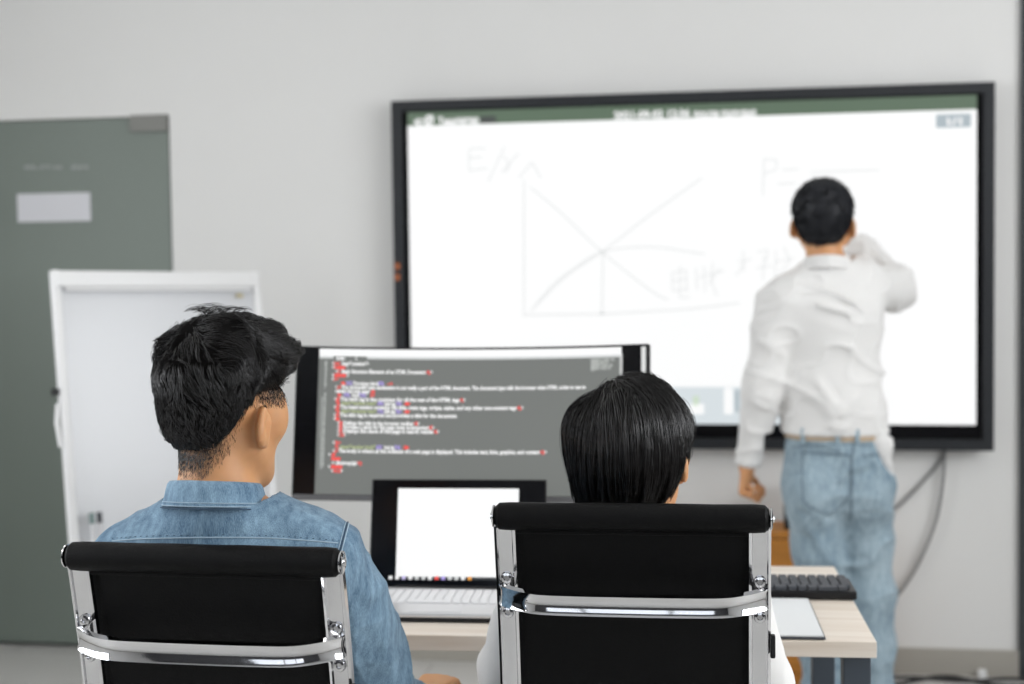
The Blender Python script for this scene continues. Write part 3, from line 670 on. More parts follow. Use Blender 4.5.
# ------------------------------------------------------------------ office chairs
def make_chair():
    """high back sling chair built at the origin facing +y; seat 0.47 m, top roll 1.05 m"""
    r = root('office_chair', (0, 0, 0), 'chair', 'chair')
    W2 = .2085
    prof = spline([(-.262, 1.045), (-.247, .98), (-.222, .86), (-.205, .74), (-.195, .64), (-.188, .57), (-.165, .505), (-.11, .472), (0, .462), (.12, .470), (.20, .478), (.245, .470)], 5)
    P = [np.array([0, p[0], p[1]]) for p in prof]
    sec = [(-.0165, -.007), (-.0165, .005), (-.0125, .007), (-.0105, .003), (.0105, .003), (.0125, .007), (.0165, .005), (.0165, -.007)]
    for sx in (-1, 1):
        mb = MB()
        T = np.gradient(np.array(P), axis=0); T /= np.linalg.norm(T, axis=1)[:, None]; V = []
        for k in range(len(P)):
            nrm = np.array([0, -T[k][2], T[k][1]]) * -1      # towards the rear / underside
            # rear side of the rail carries the two raised lips
            if nrm[1] > 0 and T[k][2] < -.5: nrm = -nrm
            V += [P[k] + np.array([sx * (W2 - .014) + a, 0, 0]) + nrm * b_ for a, b_ in sec]
        n = 8; fs = [(k * n + i, k * n + (i + 1) % n, (k + 1) * n + (i + 1) % n, (k + 1) * n + i) for k in range(len(P) - 1) for i in range(n)]
        fs += [tuple(range(n))[::-1], tuple(range((len(P) - 1) * n, len(P) * n))]
        mb.add(V, fs); fr = mb.go('side_rail', M_CHROME, r, world=False, smooth=True)
        for dz in (-.030, .027):
            z = .910 + dz; y = np.interp(z, [p[1] for p in prof[::-1]], [p[0] for p in prof[::-1]])
            m2 = MB(); m2.lathe([(.0095, .004), (.0095, -.006), (.008, -.009), (.0045, -.0095), (.004, -.006), (.0005, -.006)], (sx * (W2 - .014), y, z), 16, 'y'); m2.go('bolt', M_CHROME, fr, world=False, smooth=True)
    # sling: leather sheet with stitched welts running across
    V = []; NX = 24; X0 = W2 - .030; K = len(P)
    T = np.gradient(np.array(P), axis=0); T /= np.linalg.norm(T, axis=1)[:, None]
    for side in (0, 1):
        for k in range(K):
            nrm = np.array([0, T[k][2], -T[k][1]]); nrm = -nrm if nrm[1] < 0 and T[k][2] < -.5 else nrm
            nrm = np.array([0, -T[k][2], T[k][1]])           # towards the sitter
            for i in range(NX + 1):
                x = -X0 + 2 * X0 * i / NX; sag = .006 * (1 - (x / X0) ** 2)
                V.append(P[k] + np.array([x, 0, 0]) + nrm * (.004 - sag * 0 + (0 if side == 0 else .009 + .002 * math.sin(k * 1.9))))
    n1 = NX + 1; off = K * n1; fs = []
    for k in range(K - 1):
        for i in range(NX):
            a = k * n1 + i; fs.append((a, a + 1, a + n1 + 1, a + n1)); fs.append((off + a, off + a + n1, off + a + n1 + 1, off + a + 1))
        fs.append((k * n1, (k + 1) * n1, off + (k + 1) * n1, off + k * n1)); fs.append((k * n1 + NX, off + k * n1 + NX, off + (k + 1) * n1 + NX, (k + 1) * n1 + NX))
    obj('sling', V, fs, M_LEATHER, r, world=False)
    # padded roll over the top, another at the seat front
    def roll(y, z, rad, half, name):
        pr = [(.004, -half - .002), (rad * .7, -half - .001), (rad * .96, -half + .005)]
        pr += [(rad * (1 + .015 * math.sin(i * 1.7)), -half + .02 + (2 * half - .04) * i / 12) for i in range(13)]
        pr += [(rad * .96, half - .005), (rad * .7, half + .001), (.004, half + .002)]
        ro = MB().lathe(pr, (0, y, z), 28, 'x').go(name, M_LEATHER, r, world=False, smooth=True)
        for sx in (-1, 1):
            c = MB(); c.lathe([(.001, 0), (rad * .5, .0), (rad * .8, .001 * sx), (rad * .8, .003 * sx), (rad * .6, .0045 * sx), (.006, .005 * sx), (.005, .007 * sx), (.001, .0075 * sx)], (sx * (half + .002), y, z), 20, 'x')
            c.go('end_cap', M_CHROME, ro, world=False, smooth=True)
    roll(-.262, 1.037, .0215, W2 - .002, 'top_roll'); roll(.245, .462, .021, W2, 'front_roll')
    # flap seam under the top roll
    MB().box((0, -.2555, 1.012), (2 * W2 - .062, .006, .006), .002).go('seam', M_LEATHER, r, world=False)
    # chromed spreader bar bowed behind the back
    z = .910; y0 = -.236
    pth = spline([(-W2 + .006, y0 + .004, z + .002), (-W2 + .010, y0 - .014, z + .001), (-W2 + .038, y0 - .034, z - .002), (-.135, y0 - .047, z - .004), (-.07, y0 - .052, z - .004), (0, y0 - .053, z - .004),
                  (.07, y0 - .052, z - .004), (.135, y0 - .047, z - .004), (W2 - .038, y0 - .034, z - .002), (W2 - .010, y0 - .014, z + .001), (W2 - .006, y0 + .004, z + .002)], 6)
    pr = [(-.0185, -.002), (-.015, .0055), (-.009, .003), (0, .0018), (.009, .003), (.015, .0055), (.0185, -.002), (.015, -.006), (-.015, -.006)]
    MB().tube(pth, 1.0, prof=pr, up=(0, 0, 1)).go('spreader_bar', M_CHROME, r, world=False, smooth=True)
    MB().tube([(-W2 + .02, -.18, .52), (0, -.18, .50), (W2 - .02, -.18, .52)], .011, 12).go('lower_spreader', M_CHROME, r, world=False, smooth=True)
    MB().tube([(-W2 + .02, .13, .455), (0, .13, .43), (W2 - .02, .13, .455)], .011, 12).go('seat_spreader', M_CHROME, r, world=False, smooth=True)
    MB().box((W2 + .005, -.232, .836), (.008, .014, .036), .003).go('adjustment_tab', M_BLACKPL, r, world=False)
    MB().box((0, 0, .405), (.17, .26, .05), .015).go('tilt_mechanism', M_BLACKPL, r, world=False)
    MB().tube([(.08, .02, .40), (.17, .02, .395), (.25, .03, .39)], .006, 8).go('lever', M_CHROME, r, world=False, smooth=True)
    MB().lathe([(.028, .10), (.028, .25), (.020, .25), (.020, .39)], (0, 0, 0), 20).go('gas_lift', M_CHROME, r, world=False, smooth=True)
    for k in range(5):
        a = 2 * PI * k / 5 + .3; d = np.array([math.cos(a), math.sin(a), 0])
        mb = MB(); mb.tube([d * .02 + [0, 0, .105], d * .16 + [0, 0, .088], d * .30 + [0, 0, .070]], [.020, .017, .012], 10); leg = mb.go('leg', M_CHROME, r, world=False, smooth=True)
        mb = MB()
        for sg in (-1, 1):
            q = np.array([-d[1], d[0], 0]) * sg * .012; pts = [d * .30 + q * .4 + [0, 0, .028], d * .30 + q * 1.6 + [0, 0, .028]]
            mb.tube(pts, .027, 16, up=(0, 0, 1))
        mb.go('caster', M_RUBBER, leg, world=False, smooth=True)
    return r
c1 = make_chair()
tA = at(202, 560, 1.945); tB = at(630.5, 517, 2.15)
c1['label'] = 'black leather office chair with chrome rails holding the person in the blue denim shirt'; c1['group'] = 'high back office chairs'
yA, yB = math.radians(-1.5), math.radians(1.0)
def chair_loc(t, yaw, dz):
    return (t[0] - .262 * math.sin(yaw), t[1] + .262 * math.cos(yaw), dz)
c2 = dup(c1, chair_loc(tB, yB, .012), yB, 'black leather office chair with chrome rails holding the person with the short black bob')
for ch in c2.children:                  # this seat is raised a little on its gas lift: the star base stays on the floor
    if ch.name.startswith(('leg', 'gas_lift')): ch.location.z -= .012
c1.location = chair_loc(tA, yA, -.022); c1.rotation_euler = (0, 0, yA)
for ch in c1.children:
    if ch.name.startswith(('leg', 'gas_lift')): ch.location.z += .022

# ------------------------------------------------------------------ implicit surfaces for bodies and cloth
def smin(a, b, k):
    h = np.maximum(k - np.abs(a - b), 0) / k
    return np.minimum(a, b) - h * h * k * .25
def cap(P, a, b, ra, rb):
    a = np.asarray(a, np.float32); b = np.asarray(b, np.float32); ab = b - a; pa = P - a
    t = np.clip(pa @ ab / (ab @ ab + 1e-9), 0, 1)
    return np.linalg.norm(pa - t[:, None] * ab, axis=1) - (ra + (rb - ra) * t)
def fcap(P, a, b, ra, rb, f, s):
    """capsule squashed by s along unit axis f"""
    a = np.asarray(a, np.float32); f = np.asarray(f, np.float32)
    m = np.asarray(a); Q = P + ((P - m) @ f)[:, None] * f * (s - 1)
    b2 = np.asarray(b, np.float32); b2 = b2 + ((b2 - m) @ f) * f * (s - 1)
    return cap(Q, a, b2, ra, rb) * (1 / (1 + (s - 1) * .45))
def ell(P, c, r, R=None):
    Q = (P - np.asarray(c, np.float32))
    if R is not None: Q = Q @ np.asarray(R, np.float32)
    r = np.asarray(r, np.float32); k0 = np.linalg.norm(Q / r, axis=1); k1 = np.linalg.norm(Q / (r * r), axis=1) + 1e-9
    return k0 * (k0 - 1) / k1
_lat = rng.random((32, 32, 32)).astype(np.float32)
def vnoise(P):
    i = np.floor(P).astype(np.int32); f = (P - i).astype(np.float32); f = f * f * (3 - 2 * f); i &= 31; j = (i + 1) & 31
    g = lambda a, b, c: _lat[a, b, c]
    x0, y0, z0 = i.T; x1, y1, z1 = j.T; u, v, w = f.T
    a = g(x0, y0, z0) * (1 - u) + g(x1, y0, z0) * u; b = g(x0, y1, z0) * (1 - u) + g(x1, y1, z0) * u
    c = g(x0, y0, z1) * (1 - u) + g(x1, y0, z1) * u; d = g(x0, y1, z1) * (1 - u) + g(x1, y1, z1) * u
    return (a * (1 - v) + b * v) * (1 - w) + (c * (1 - v) + d * v) * w
def ridges(P, sc, off=0.):
    """0..1 crease noise, sc = frequency per axis"""
    return 1 - np.abs(2 * vnoise(P * np.asarray(sc, np.float32) + off) - 1)

def mesh_sdf(fn, lo, hi, h, c=5, iso_margin=.012):
    lo = np.array(lo, float); n = np.ceil((np.array(hi) - lo) / h / c).astype(int) * c; nc = n // c
    g = np.stack(np.meshgrid(*[lo[i] + (np.arange(nc[i]) * c + (c - 1) / 2) * h for i in range(3)], indexing='ij'), -1).reshape(-1, 3).astype(np.float32)
    Fc = np.concatenate([fn(g[i:i + 200000]) for i in range(0, len(g), 200000)]).reshape(nc)
    act = np.abs(Fc) < h * c * .95 + iso_margin
    G = np.where(Fc < 0, -1., 1.).astype(np.float32)
    for ax in range(3): G = np.repeat(G, c, ax); act = np.repeat(act, c, ax)
    idx = np.argwhere(act)
    P = (lo + idx * h).astype(np.float32)
    val = np.concatenate([fn(P[i:i + 300000]) for i in range(0, len(P), 300000)])
    G[idx[:, 0], idx[:, 1], idx[:, 2]] = val
    G[0] = G[-1] = 1; G[:, 0] = G[:, -1] = 1; G[:, :, 0] = G[:, :, -1] = 1
    cn = np.array(G.shape) - 1; tot = int(np.prod(cn)); acc = np.zeros((3, tot)); cnt = np.zeros(tot); quads = []
    ins = G < 0
    for ax in range(3):
        A = ins.take(range(G.shape[ax] - 1), ax); B = ins.take(range(1, G.shape[ax]), ax)
        e = np.argwhere(A != B)
        a = G[e[:, 0], e[:, 1], e[:, 2]]; e2 = e.copy(); e2[:, ax] += 1; b_ = G[e2[:, 0], e2[:, 1], e2[:, 2]]
        p = e.astype(float); p[:, ax] += a / (a - b_)
        b1, c1_ = (ax + 1) % 3, (ax + 2) % 3; ids = []
        for ob, oc in ((-1, -1), (0, -1), (0, 0), (-1, 0)):
            q = e.copy(); q[:, b1] += ob; q[:, c1_] += oc; ids.append((q[:, 0] * cn[1] + q[:, 1]) * cn[2] + q[:, 2])
        for id_ in ids:
            cnt += np.bincount(id_, minlength=tot)
            for k in range(3): acc[k] += np.bincount(id_, weights=p[:, k], minlength=tot)
        Q = np.stack(ids, 1); inv = a > 0; Q[inv] = Q[inv][:, ::-1]; quads.append(Q)
    used = np.flatnonzero(cnt); mp = np.zeros(tot, int); mp[used] = np.arange(len(used))
    V = (acc[:, used] / cnt[used]).T * h + lo
    return V, mp[np.concatenate(quads)]

def grad(fn, P, e=.0015):
    P = P.astype(np.float32); g = np.stack([fn(P + np.eye(3, dtype=np.float32)[i] * e) - fn(P - np.eye(3, dtype=np.float32)[i] * e) for i in range(3)], 1)
    return g / (np.linalg.norm(g, axis=1)[:, None] + 1e-9)
def project(fn, P, off=0., it=6):
    P = np.array(P, dtype=np.float32)
    for _ in range(it): P = P - (fn(P) - off)[:, None] * grad(fn, P) * .9
    return P

def rotm(yaw, pitch=0, roll=0):
    """columns: right, forward, up; yaw>0 turns to the right, pitch>0 looks up"""
    c, s = math.cos, math.sin
    Rz = np.array([[c(-yaw), -s(-yaw), 0], [s(-yaw), c(-yaw), 0], [0, 0, 1]]); Rx = np.array([[1, 0, 0], [0, c(pitch), -s(pitch)], [0, s(pitch), c(pitch)]])
    Ry = np.array([[c(roll), 0, s(roll)], [0, 1, 0], [-s(roll), 0, c(roll)]]); return Rz @ Rx @ Ry

def head_sdf(c, R, sc=1.0, eo=0.):
    c = np.asarray(c, np.float32); R = np.asarray(R, np.float32)
    def f(P):
        Q = (P - c) @ R / sc
        d = ell(Q, (0, -.014, .036), (.0755, .095, .086))
        d = smin(d, ell(Q, (0, .028, -.030), (.060, .066, .086)), .035)
        d = smin(d, cap(Q, (0, .060, -.088), (0, .070, -.098), .020, .018), .03)
        for s in (-1, 1):
            d = smin(d, cap(Q, (s * .052, -.002, -.050), (s * .022, .058, -.095), .018, .016), .03)
            d = smin(d, ell(Q, (s * .046, .058, -.020), (.017, .018, .020)), .025); d = smin(d, ell(Q, (s * .055, .052, .006), (.014, .022, .030)), .025)          # cheek
            d = smin(d, cap(Q, (s * .012, .088, .022), (s * .045, .074, .022), .008, .007), .015)  # brow
            d = -smin(-d, ell(Q, (s * .031, .098, .004), (.017, .014, .011)), .010)        # eye socket
        d = smin(d, cap(Q, (0, .090, .010), (0, .106, -.028), .007, .012), .012)           # nose
        for s in (-1, 1): d = smin(d, cap(Q, (s * .009, .100, -.031), (s * .011, .096, -.032), .008, .007), .006)
        d = smin(d, ell(Q, (0, .090, -.056), (.024, .012, .006)), .006)
        d = smin(d, ell(Q, (0, .089, -.067), (.021, .012, .007)), .006)
        for s in (-1, 1):
            Re = rotm(s * -.45, 0, 0) @ np.array([[1, 0, 0], [0, math.cos(.25), math.sin(.25)], [0, -math.sin(.25), math.cos(.25)]])
            e = ell(Q, (s * (.083 + eo), -.008, -.018), (.0085, .0185, .032), Re)
            e = -smin(-e, ell(Q, (s * (.0905 + eo), -.001, -.014), (.0075, .0115, .022), Re), .003)
            e = smin(e, ell(Q, (s * .079, .0, -.043), (.006, .009, .010)), .008)
            e = smin(e, cap(Q, (s * .070, .004, -.03), (s * .078, .002, -.01), .012, .010), .01)
            d = smin(d, e, .007)
        return d * sc
    return f

def hand_caps(w, d, n, t, curl, sc=1.0, spread=.05):
    """list of capsules (a,b,ra,rb,k) for palm, four fingers, thumb. d towards the fingers, n out of the palm, t thumb side"""
    w, d, n, t = [np.asarray(x, float) for x in (w, d, n, t)]
    d /= np.linalg.norm(d); n -= d * (n @ d); n /= np.linalg.norm(n); t = t - d * (t @ d) - n * (t @ n); t /= np.linalg.norm(t)
    L = []
    for x, l in ((.028, .088), (.009, .092), (-.010, .088), (-.028, .080)):
        L.append((w + d * .012 * sc + t * x * .6 * sc, w + (d * l + t * x) * sc, .015 * sc, .0125 * sc, .012))
    for i, (x, l0, ls) in enumerate(((.029, .088, (.044, .026, .020)), (.010, .092, (.048, .030, .021)), (-.010, .088, (.044, .028, .020)), (-.029, .080, (.034, .021, .018)))):
        p = w + (d * l0 + t * x) * sc; a = 0; dd = d + t * x * spread / .03
        for j, l in enumerate(ls):
            a += curl[j] * (1 + .08 * i); v = dd * math.cos(a) + n * math.sin(a); v /= np.linalg.norm(v)
            q = p + v * l * sc; r0 = (.0092, .0085, .0078)[j] * sc * (1 if i < 3 else .88)
            L.append((p, q, r0, r0 * .92, .004)); p = q
    p = w + (d * .028 + t * .030) * sc; a = 0
    v = d * .62 + t * .60 + n * .35; v /= np.linalg.norm(v); q = p + v * .040 * sc; L.append((w + d * .01 * sc + t * .012 * sc, p, .016 * sc, .014 * sc, .012)); L.append((p, q, .013 * sc, .0105 * sc, .008))
    v2 = d * .80 + t * .10 + n * .55 * min(1.5, curl[0] + .4); v2 /= np.linalg.norm(v2); q2 = q + v2 * .032 * sc; L.append((q, q2, .010 * sc, .0088 * sc, .004))
    v3 = d * .75 - t * .2 + n * .6; v3 /= np.linalg.norm(v3); L.append((q2, q2 + v3 * .022 * sc, .009 * sc, .0078 * sc, .004))
    return L

def body_fn(J, o=0., parts=('torso', 'arms', 'legs'), head=True):
    """J: joints; o: extra radius of cloth"""
    f = J['fwd']; hs = head_sdf(J['head'], J['R'], J.get('hsc', 1), J.get('ear', 0.)) if head else None; g = J.get('girth', 1.0)
    nb = J['neck']; hb = J['head'] + J['R'] @ np.array([0, -.022, -.055])
    def fn(P):
        d = np.full(len(P), 9., np.float32)
        if 'torso' in parts:
            d = fcap(P, J['pelvis'], J['waist'], (.150 + o) * g, (.128 + o) * g, f, 1.38)
            d = smin(d, fcap(P, J['waist'], J['chest'], (.126 + o) * g, (.150 + o) * g, f, 1.42), .05)
            d = smin(d, fcap(P, J['shL'] * .82 + J['shR'] * .18 - [0, 0, .03], J['shR'] * .82 + J['shL'] * .18 - [0, 0, .03], .066 + o, .066 + o, f, 1.1), .06)
            d = smin(d, fcap(P, J['chest'] * .5 + nb * .5, nb + [0, 0, -.04], .085 + o, .060 + o * .6, f, 1.15), .06)
            for s in ('shL', 'shR'):
                d = smin(d, cap(P, nb + [0, 0, -.015], J[s] * .8 + nb * .2 + [0, 0, .012], .040 + o * .6, .046 + o), .04)
        if 'arms' in parts:
            for a, b_, c_ in (('shL', 'elL', 'wrL'), ('shR', 'elR', 'wrR')):
                d = smin(d, cap(P, J[a], J[b_], .052 + o, .040 + o), .03); e = cap(P, J[b_], J[c_], .041 + o, .0265 + o * .6); d = smin(d, e, .02)
        if 'legs' in parts:
            for a, b_, c_, t_ in (('hpL', 'knL', 'anL', 'toL'), ('hpR', 'knR', 'anR', 'toR')):
                d = smin(d, cap(P, J[a], J[b_], (.088 + o) * g, .054 + o), .04); d = smin(d, cap(P, J[b_], J[c_], .052 + o, .036 + o), .03)
                if o == 0: d = smin(d, cap(P, J[c_] - [0, 0, .03], J[t_], .035, .028), .02)
        if head:
            d = smin(d, cap(P, nb - [0, 0, .02], hb, .060, .054), .03)
            d = smin(d, hs(P), .018)
            for h in J['hands']:
                hd = None
                for a, b_, ra, rb, k in h:
                    e = cap(P, a, b_, ra, rb); hd = e if hd is None else smin(hd, e, k)
                d = smin(d, hd, .012)
        return d
    return fn

def bounds(J, pad, keys=None):
    A = np.array([J[k] for k in J if isinstance(J[k], np.ndarray) and J[k].shape == (3,) and k != 'fwd' and (keys is None or k in keys)]); return A.min(0) - pad, A.max(0) + pad

def eyes(J, p):
    for s in (-1, 1):
        c = J['head'] + J['R'] @ np.array([s * .031, .078, .004]); V = MB().lathe([(.0005, -.011), (.006, -.0095), (.0105, -.004), (.011, 0), (.0105, .004), (.006, .0095), (.0005, .011)], c, 14)
        e = V.go('eye', M_EYE, p, smooth=True)
        ic = c + J['R'] @ np.array([0, .0088, 0])
        MB().lathe([(.0003, .003), (.0045, .0024), (.0055, .0)], ic, 12, 'y').go('iris', M_GLOSSBLK, e, smooth=True)

def strands(name, guides, m, parent, per=12, spread=.004, r=.00045, taper=.25, seed=1, tipconv=.5):
    """guides (G,K,3): each becomes per thin tapering hairs"""
    rg = np.random.default_rng(seed); G, K, _ = guides.shape
    off = rg.normal(0, spread, (G, per, 1, 3)); t = np.linspace(0, 1, K)[None, None, :, None]
    Pth = guides[:, None] + off * (1 - tipconv * t) + rg.normal(0, spread * .25, (G, per, 1, 3)) * t
    Pth = Pth.reshape(-1, K, 3); N = len(Pth)
    T = np.gradient(Pth, axis=1); T /= np.linalg.norm(T, axis=2)[..., None] + 1e-9
    ref = np.array([.31, .87, .38]); a = np.cross(T, ref); a /= np.linalg.norm(a, axis=2)[..., None] + 1e-9; b_ = np.cross(T, a)
    rad = (r * (1 - (1 - taper) * np.linspace(0, 1, K) ** 2))[None, :, None] * rg.uniform(.7, 1.25, (N, 1, 1))
    V = np.stack([Pth + rad * (a * math.cos(q) + b_ * math.sin(q)) for q in (0, 2 * PI / 3, 4 * PI / 3)], 2)   # N,K,3,3
    base = (np.arange(N) * K * 3)[:, None, None] + (np.arange(K - 1) * 3)[None, :, None]
    i = np.arange(3)[None, None]; j = (i + 1) % 3
    Fc = np.stack([base + i, base + j, base + 3 + j, base + 3 + i], -1).reshape(-1, 4)
    return obj(name, V.reshape(-1, 3), Fc, m, parent)

def grow(fn, roots, dirfn, length, K, lift, off0=.001, grav=0., stick=True, hug=None):
    """guides that follow the hair volume fn; dirfn(points, normals) gives the combing direction"""
    P = roots.copy(); out = [P.copy()]; L = np.asarray(length).reshape(-1, 1); st = L / (K - 1)
    for k in range(1, K):
        N = grad(fn, P); d = dirfn(P, N); d = d - N * (d * N).sum(1)[:, None] * .9; d /= np.linalg.norm(d, axis=1)[:, None] + 1e-9
        lf = lift(k / (K - 1)) if callable(lift) else lift
        d = d + N * lf + np.array([0, 0, -1]) * grav * (k / (K - 1)); d /= np.linalg.norm(d, axis=1)[:, None]
        P = (P + d * st).astype(np.float32)
        if stick:
            v = fn(P); bad = v < off0; P[bad] -= ((v[bad] - off0)[:, None] * grad(fn, P[bad]))
        if hug is not None and k < K * .75:
            v = fn(P); bad = v > hug; P[bad] -= ((v[bad] - hug)[:, None] * grad(fn, P[bad]))
        out.append(P.copy())
    return np.stack(out, 1)

def hit(fn, uv, off=0.):
    """where the survey sight lines first meet a surface"""
    uv = np.array(uv, float); d = np.stack([(uv[:, 0] - 512) / F, np.ones(len(uv)), -(uv[:, 1] - 342) / F], 1) @ CAMR.T
    d /= np.linalg.norm(d, axis=1)[:, None]; o = np.array([0, 0, H]); t = np.full(len(uv), 1.5)
    for _ in range(90): t = t + np.clip(fn((o + d * t[:, None]).astype(np.float32)) - off, -.02, .2) * .6
    P = o + d * t[:, None]; return P[np.abs(fn(P.astype(np.float32)) - off) < .004]

def ribbon_on(fn, pts, r, m, parent, name, off=.0005, n=10, dash=None, proj=True):
    """seam or stitch line hugging a surface"""
    P = np.array(spline(pts, n)); P = project(fn, P, off) if proj else P
    if dash:
        mb = MB(); L = np.r_[0, np.cumsum(np.linalg.norm(np.diff(P, axis=0), axis=1))]; s = 0
        while s < L[-1]:
            e = min(L[-1], s + dash * .6); q = [np.array([np.interp(x, L, P[:, i]) for i in range(3)]) for x in (s, (s + e) / 2, e)]; mb.tube(q, r, 5); s += dash
        return mb.go(name, m, parent, smooth=True)
    return MB().tube(P, r, 6).go(name, m, parent, smooth=True)

def collar(name, J, m, parent, rx, ry, z0, h, tilt, thick=.003, drop=.034, gap=.35, shift=(0, 0, 0)):
    """stand-and-fall collar: an open elliptical band round the neck, leaf folded outwards"""
    c = J['neck'] + np.array(shift); f = J['fwd']; rt = np.array([f[1], -f[0], 0]); up = np.array([0, 0, 1.])
    prof = [(.0, 0), (-.001, h * .5), (-.002, h), (.001, h + .004), (.005, h + .002), (.009, h * .45), (.015, h - drop), (.016 + thick, h - drop), (.0095 + thick, h * .5), (.006 + thick, h + .004), (.001, h + .0075), (-.002 - thick, h + .001), (-.003 - thick, 0)]
    V = []; N = 56; K = len(prof)
    for i in range(N + 1):
        a = gap + (2 * PI - 2 * gap) * i / N      # angle measured from straight ahead
        dirv = f * math.cos(a) + rt * math.sin(a); wob = .0012 * math.sin(5 * a) + .0008 * math.sin(11 * a)
        base = c + f * math.cos(a) * ry + rt * math.sin(a) * rx + up * (z0 - tilt * math.cos(a))
        for (o, z) in prof: V.append(base + dirv * (o + wob) + up * z)
    fs = [(i * K + k, i * K + (k + 1) % K, (i + 1) * K + (k + 1) % K, (i + 1) * K + k) for i in range(N) for k in range(K)]
    fs += [tuple(range(K))[::-1], tuple(range(N * K, (N + 1) * K))]
    o = obj(name, V, fs, m, parent); sb = o.modifiers.new('sub', 'SUBSURF'); sb.levels = sb.render_levels = 1
    def line(ofs, z):
        out = []
        for i in range(3, N - 2):
            a = gap + (2 * PI - 2 * gap) * i / N; dirv = f * math.cos(a) + rt * math.sin(a)
            out.append(c + f * math.cos(a) * ry + rt * math.sin(a) * rx + up * (z0 - tilt * math.cos(a) + z) + dirv * ofs)
        return out
    return o, line

# ------------------------------------------------------------------ people
def region_hair(c, R, sc, ells, line, fade, thin):
    c = np.asarray(c, np.float32); R = np.asarray(R, np.float32); lx, lz = line
    def f(P):
        Q = (P - c) @ R / sc; d = None
        for (cc, rr, k) in ells:
            e = ell(Q, cc, rr); d = e if d is None else smin(d, e, k)
        d = np.minimum(d, ell(Q, (0, -.014, .037), (.0785, .0985, .0895)))
        ln_ = np.interp(Q[:, 1], lx, lz).astype(np.float32)
        t = np.clip((ln_ + fade - Q[:, 2]) / fade, 0, 1.3); d = d + thin * t * t
        d = -smin(-d, -(ln_ - Q[:, 2]), .008)
        return d * sc
    return f
def local(J, P): return (P - J['head']) @ J['R'] / J.get('hsc', 1)
def hair_cap(name, fn, J, m, p, h, tex):
    def g(P): return fn(P) - tex(P)
    lo, hi = J['head'] - .17, J['head'] + .19
    V, Fc = mesh_sdf(g, lo, hi, h); return obj(name, V, Fc, m, p)

def sphere_roots(J, fn, n, seed, cond, cen=(0, -.012, .03), rad=.10):
    rg = np.random.default_rng(seed); d = rg.normal(size=(n, 3)); d /= np.linalg.norm(d, axis=1)[:, None]
    P = J['head'] + (d * rad + np.array(cen)) @ J['R'].T
    P = project(fn, P, 0, 8); Q = local(J, P); ok = cond(Q) & (np.abs(fn(P)) < .003)
    return P[ok], Q[ok]

def cuffs(J, P, d):
    """end both sleeves cleanly at the wrists"""
    for w_, e_ in (('wrL', 'elL'), ('wrR', 'elR')):
        n = (J[w_] - J[e_]); n = (n / np.linalg.norm(n)).astype(np.float32); q = P - J[w_].astype(np.float32)
        d = np.maximum(d, np.minimum(q @ n + (.030 if w_ == 'wrR' else .006), .09 - np.linalg.norm(q, axis=1)))
    return d
def world(*a): return np.array(a, float)

# ---- person in the denim shirt -------------------------------------------------
RA = rotm(math.radians(22), math.radians(-4), math.radians(-1.5))
J = {'head': at(225, 414, 2.13), 'R': RA, 'hsc': 1.01, 'neck': at(216, 501, 2.095), 'fwd': world(math.sin(.06), math.cos(.06), 0), 'girth': 1.0}
J['shL'] = at(126, 578, 2.10); J['shR'] = at(321, 563, 2.115)
J['chest'] = at(224, 622, 2.095); J['chest'][1] += .02; J['waist'] = J['chest'] + world(0, .045, -.20); J['pelvis'] = J['chest'] + world(0, .085, -.33)
px_, py_ = J['pelvis'][0], J['pelvis'][1]
J['elR'] = at(388, 712, 2.29); J['wrR'] = at(424, 699, 2.39)
J['elL'] = at(124, 722, 2.26); J['wrL'] = J['elL'] + world(.10, .23, .0)
for s, sg in (('L', -1), ('R', 1)):
    J['hp' + s] = world(px_ + sg * .095, py_ + .03, .565); J['kn' + s] = world(px_ + sg * .15, py_ + .47, .545); J['an' + s] = world(px_ + sg * .14, py_ + .42, .095); J['to' + s] = world(px_ + sg * .15, py_ + .60, .034)
J['hands'] = [hand_caps(J['wrR'] + [0, .005, 0], (.12, 1, .05), (0, 0, -1), (-1, 0, 0), (.7, .8, .5)), hand_caps(J['wrL'] + [0, .01, 0], (.1, 1, -.1), (0, 0, -1), (1, 0, 0), (.35, .5, .35))]
JA = J
fnb = body_fn(J); lo, hi = bounds(J, .22)
V, Fc = mesh_sdf(fnb, lo, hi, .0042)
pa = obj('person', V, Fc, M_SKIN, None, loc=(float(px_), float(py_), 0))
tag(pa, 'person with tousled dark hair in a blue denim shirt, seated and seen from behind', 'person', 'people seated at the desk')
eyes(J, pa)
base = body_fn(J, .016, ('torso', 'arms'), False)
nkA = J['neck'].astype(np.float32)
def shirtA(P):
    d = base(P)
    w = .0065 * ridges(P, (7, 7, 12), 3.1) ** 3 + .0030 * ridges(P, (20, 20, 30), 9.) ** 2
    ar = np.clip((P[:, 0] - (J['shR'][0] + .005)) / .04, 0, 1)
    w = w + ar * (.010 * ridges(P, (13, 9, 5), 5.3) ** 4 + .0045 * ridges(P, (30, 14, 11), 2.) ** 3)
    d = cuffs(JA, P, d - w + .003)
    d = np.maximum(d, P[:, 2] - (nkA[2] - .002 - (P[:, 1] - nkA[1]) * .12 + 1.1 * np.maximum(np.linalg.norm(P[:, :2] - nkA[:2], axis=1) - .082, 0)))
    return np.maximum(d, .50 - P[:, 2])
V, Fc = mesh_sdf(shirtA, *[bounds(J, .2, ('neck', 'shL', 'shR', 'elL', 'elR', 'wrL', 'wrR', 'pelvis', 'chest'))[k] for k in (0, 1)], .0042)
sh = obj('denim_shirt', V, Fc, M_DENIM, pa); sh['label'] = 'blue denim shirt with stitched seams'
col, line = collar('collar', J, M_DENIM, sh, .063, .066, -.012, .036, .012)
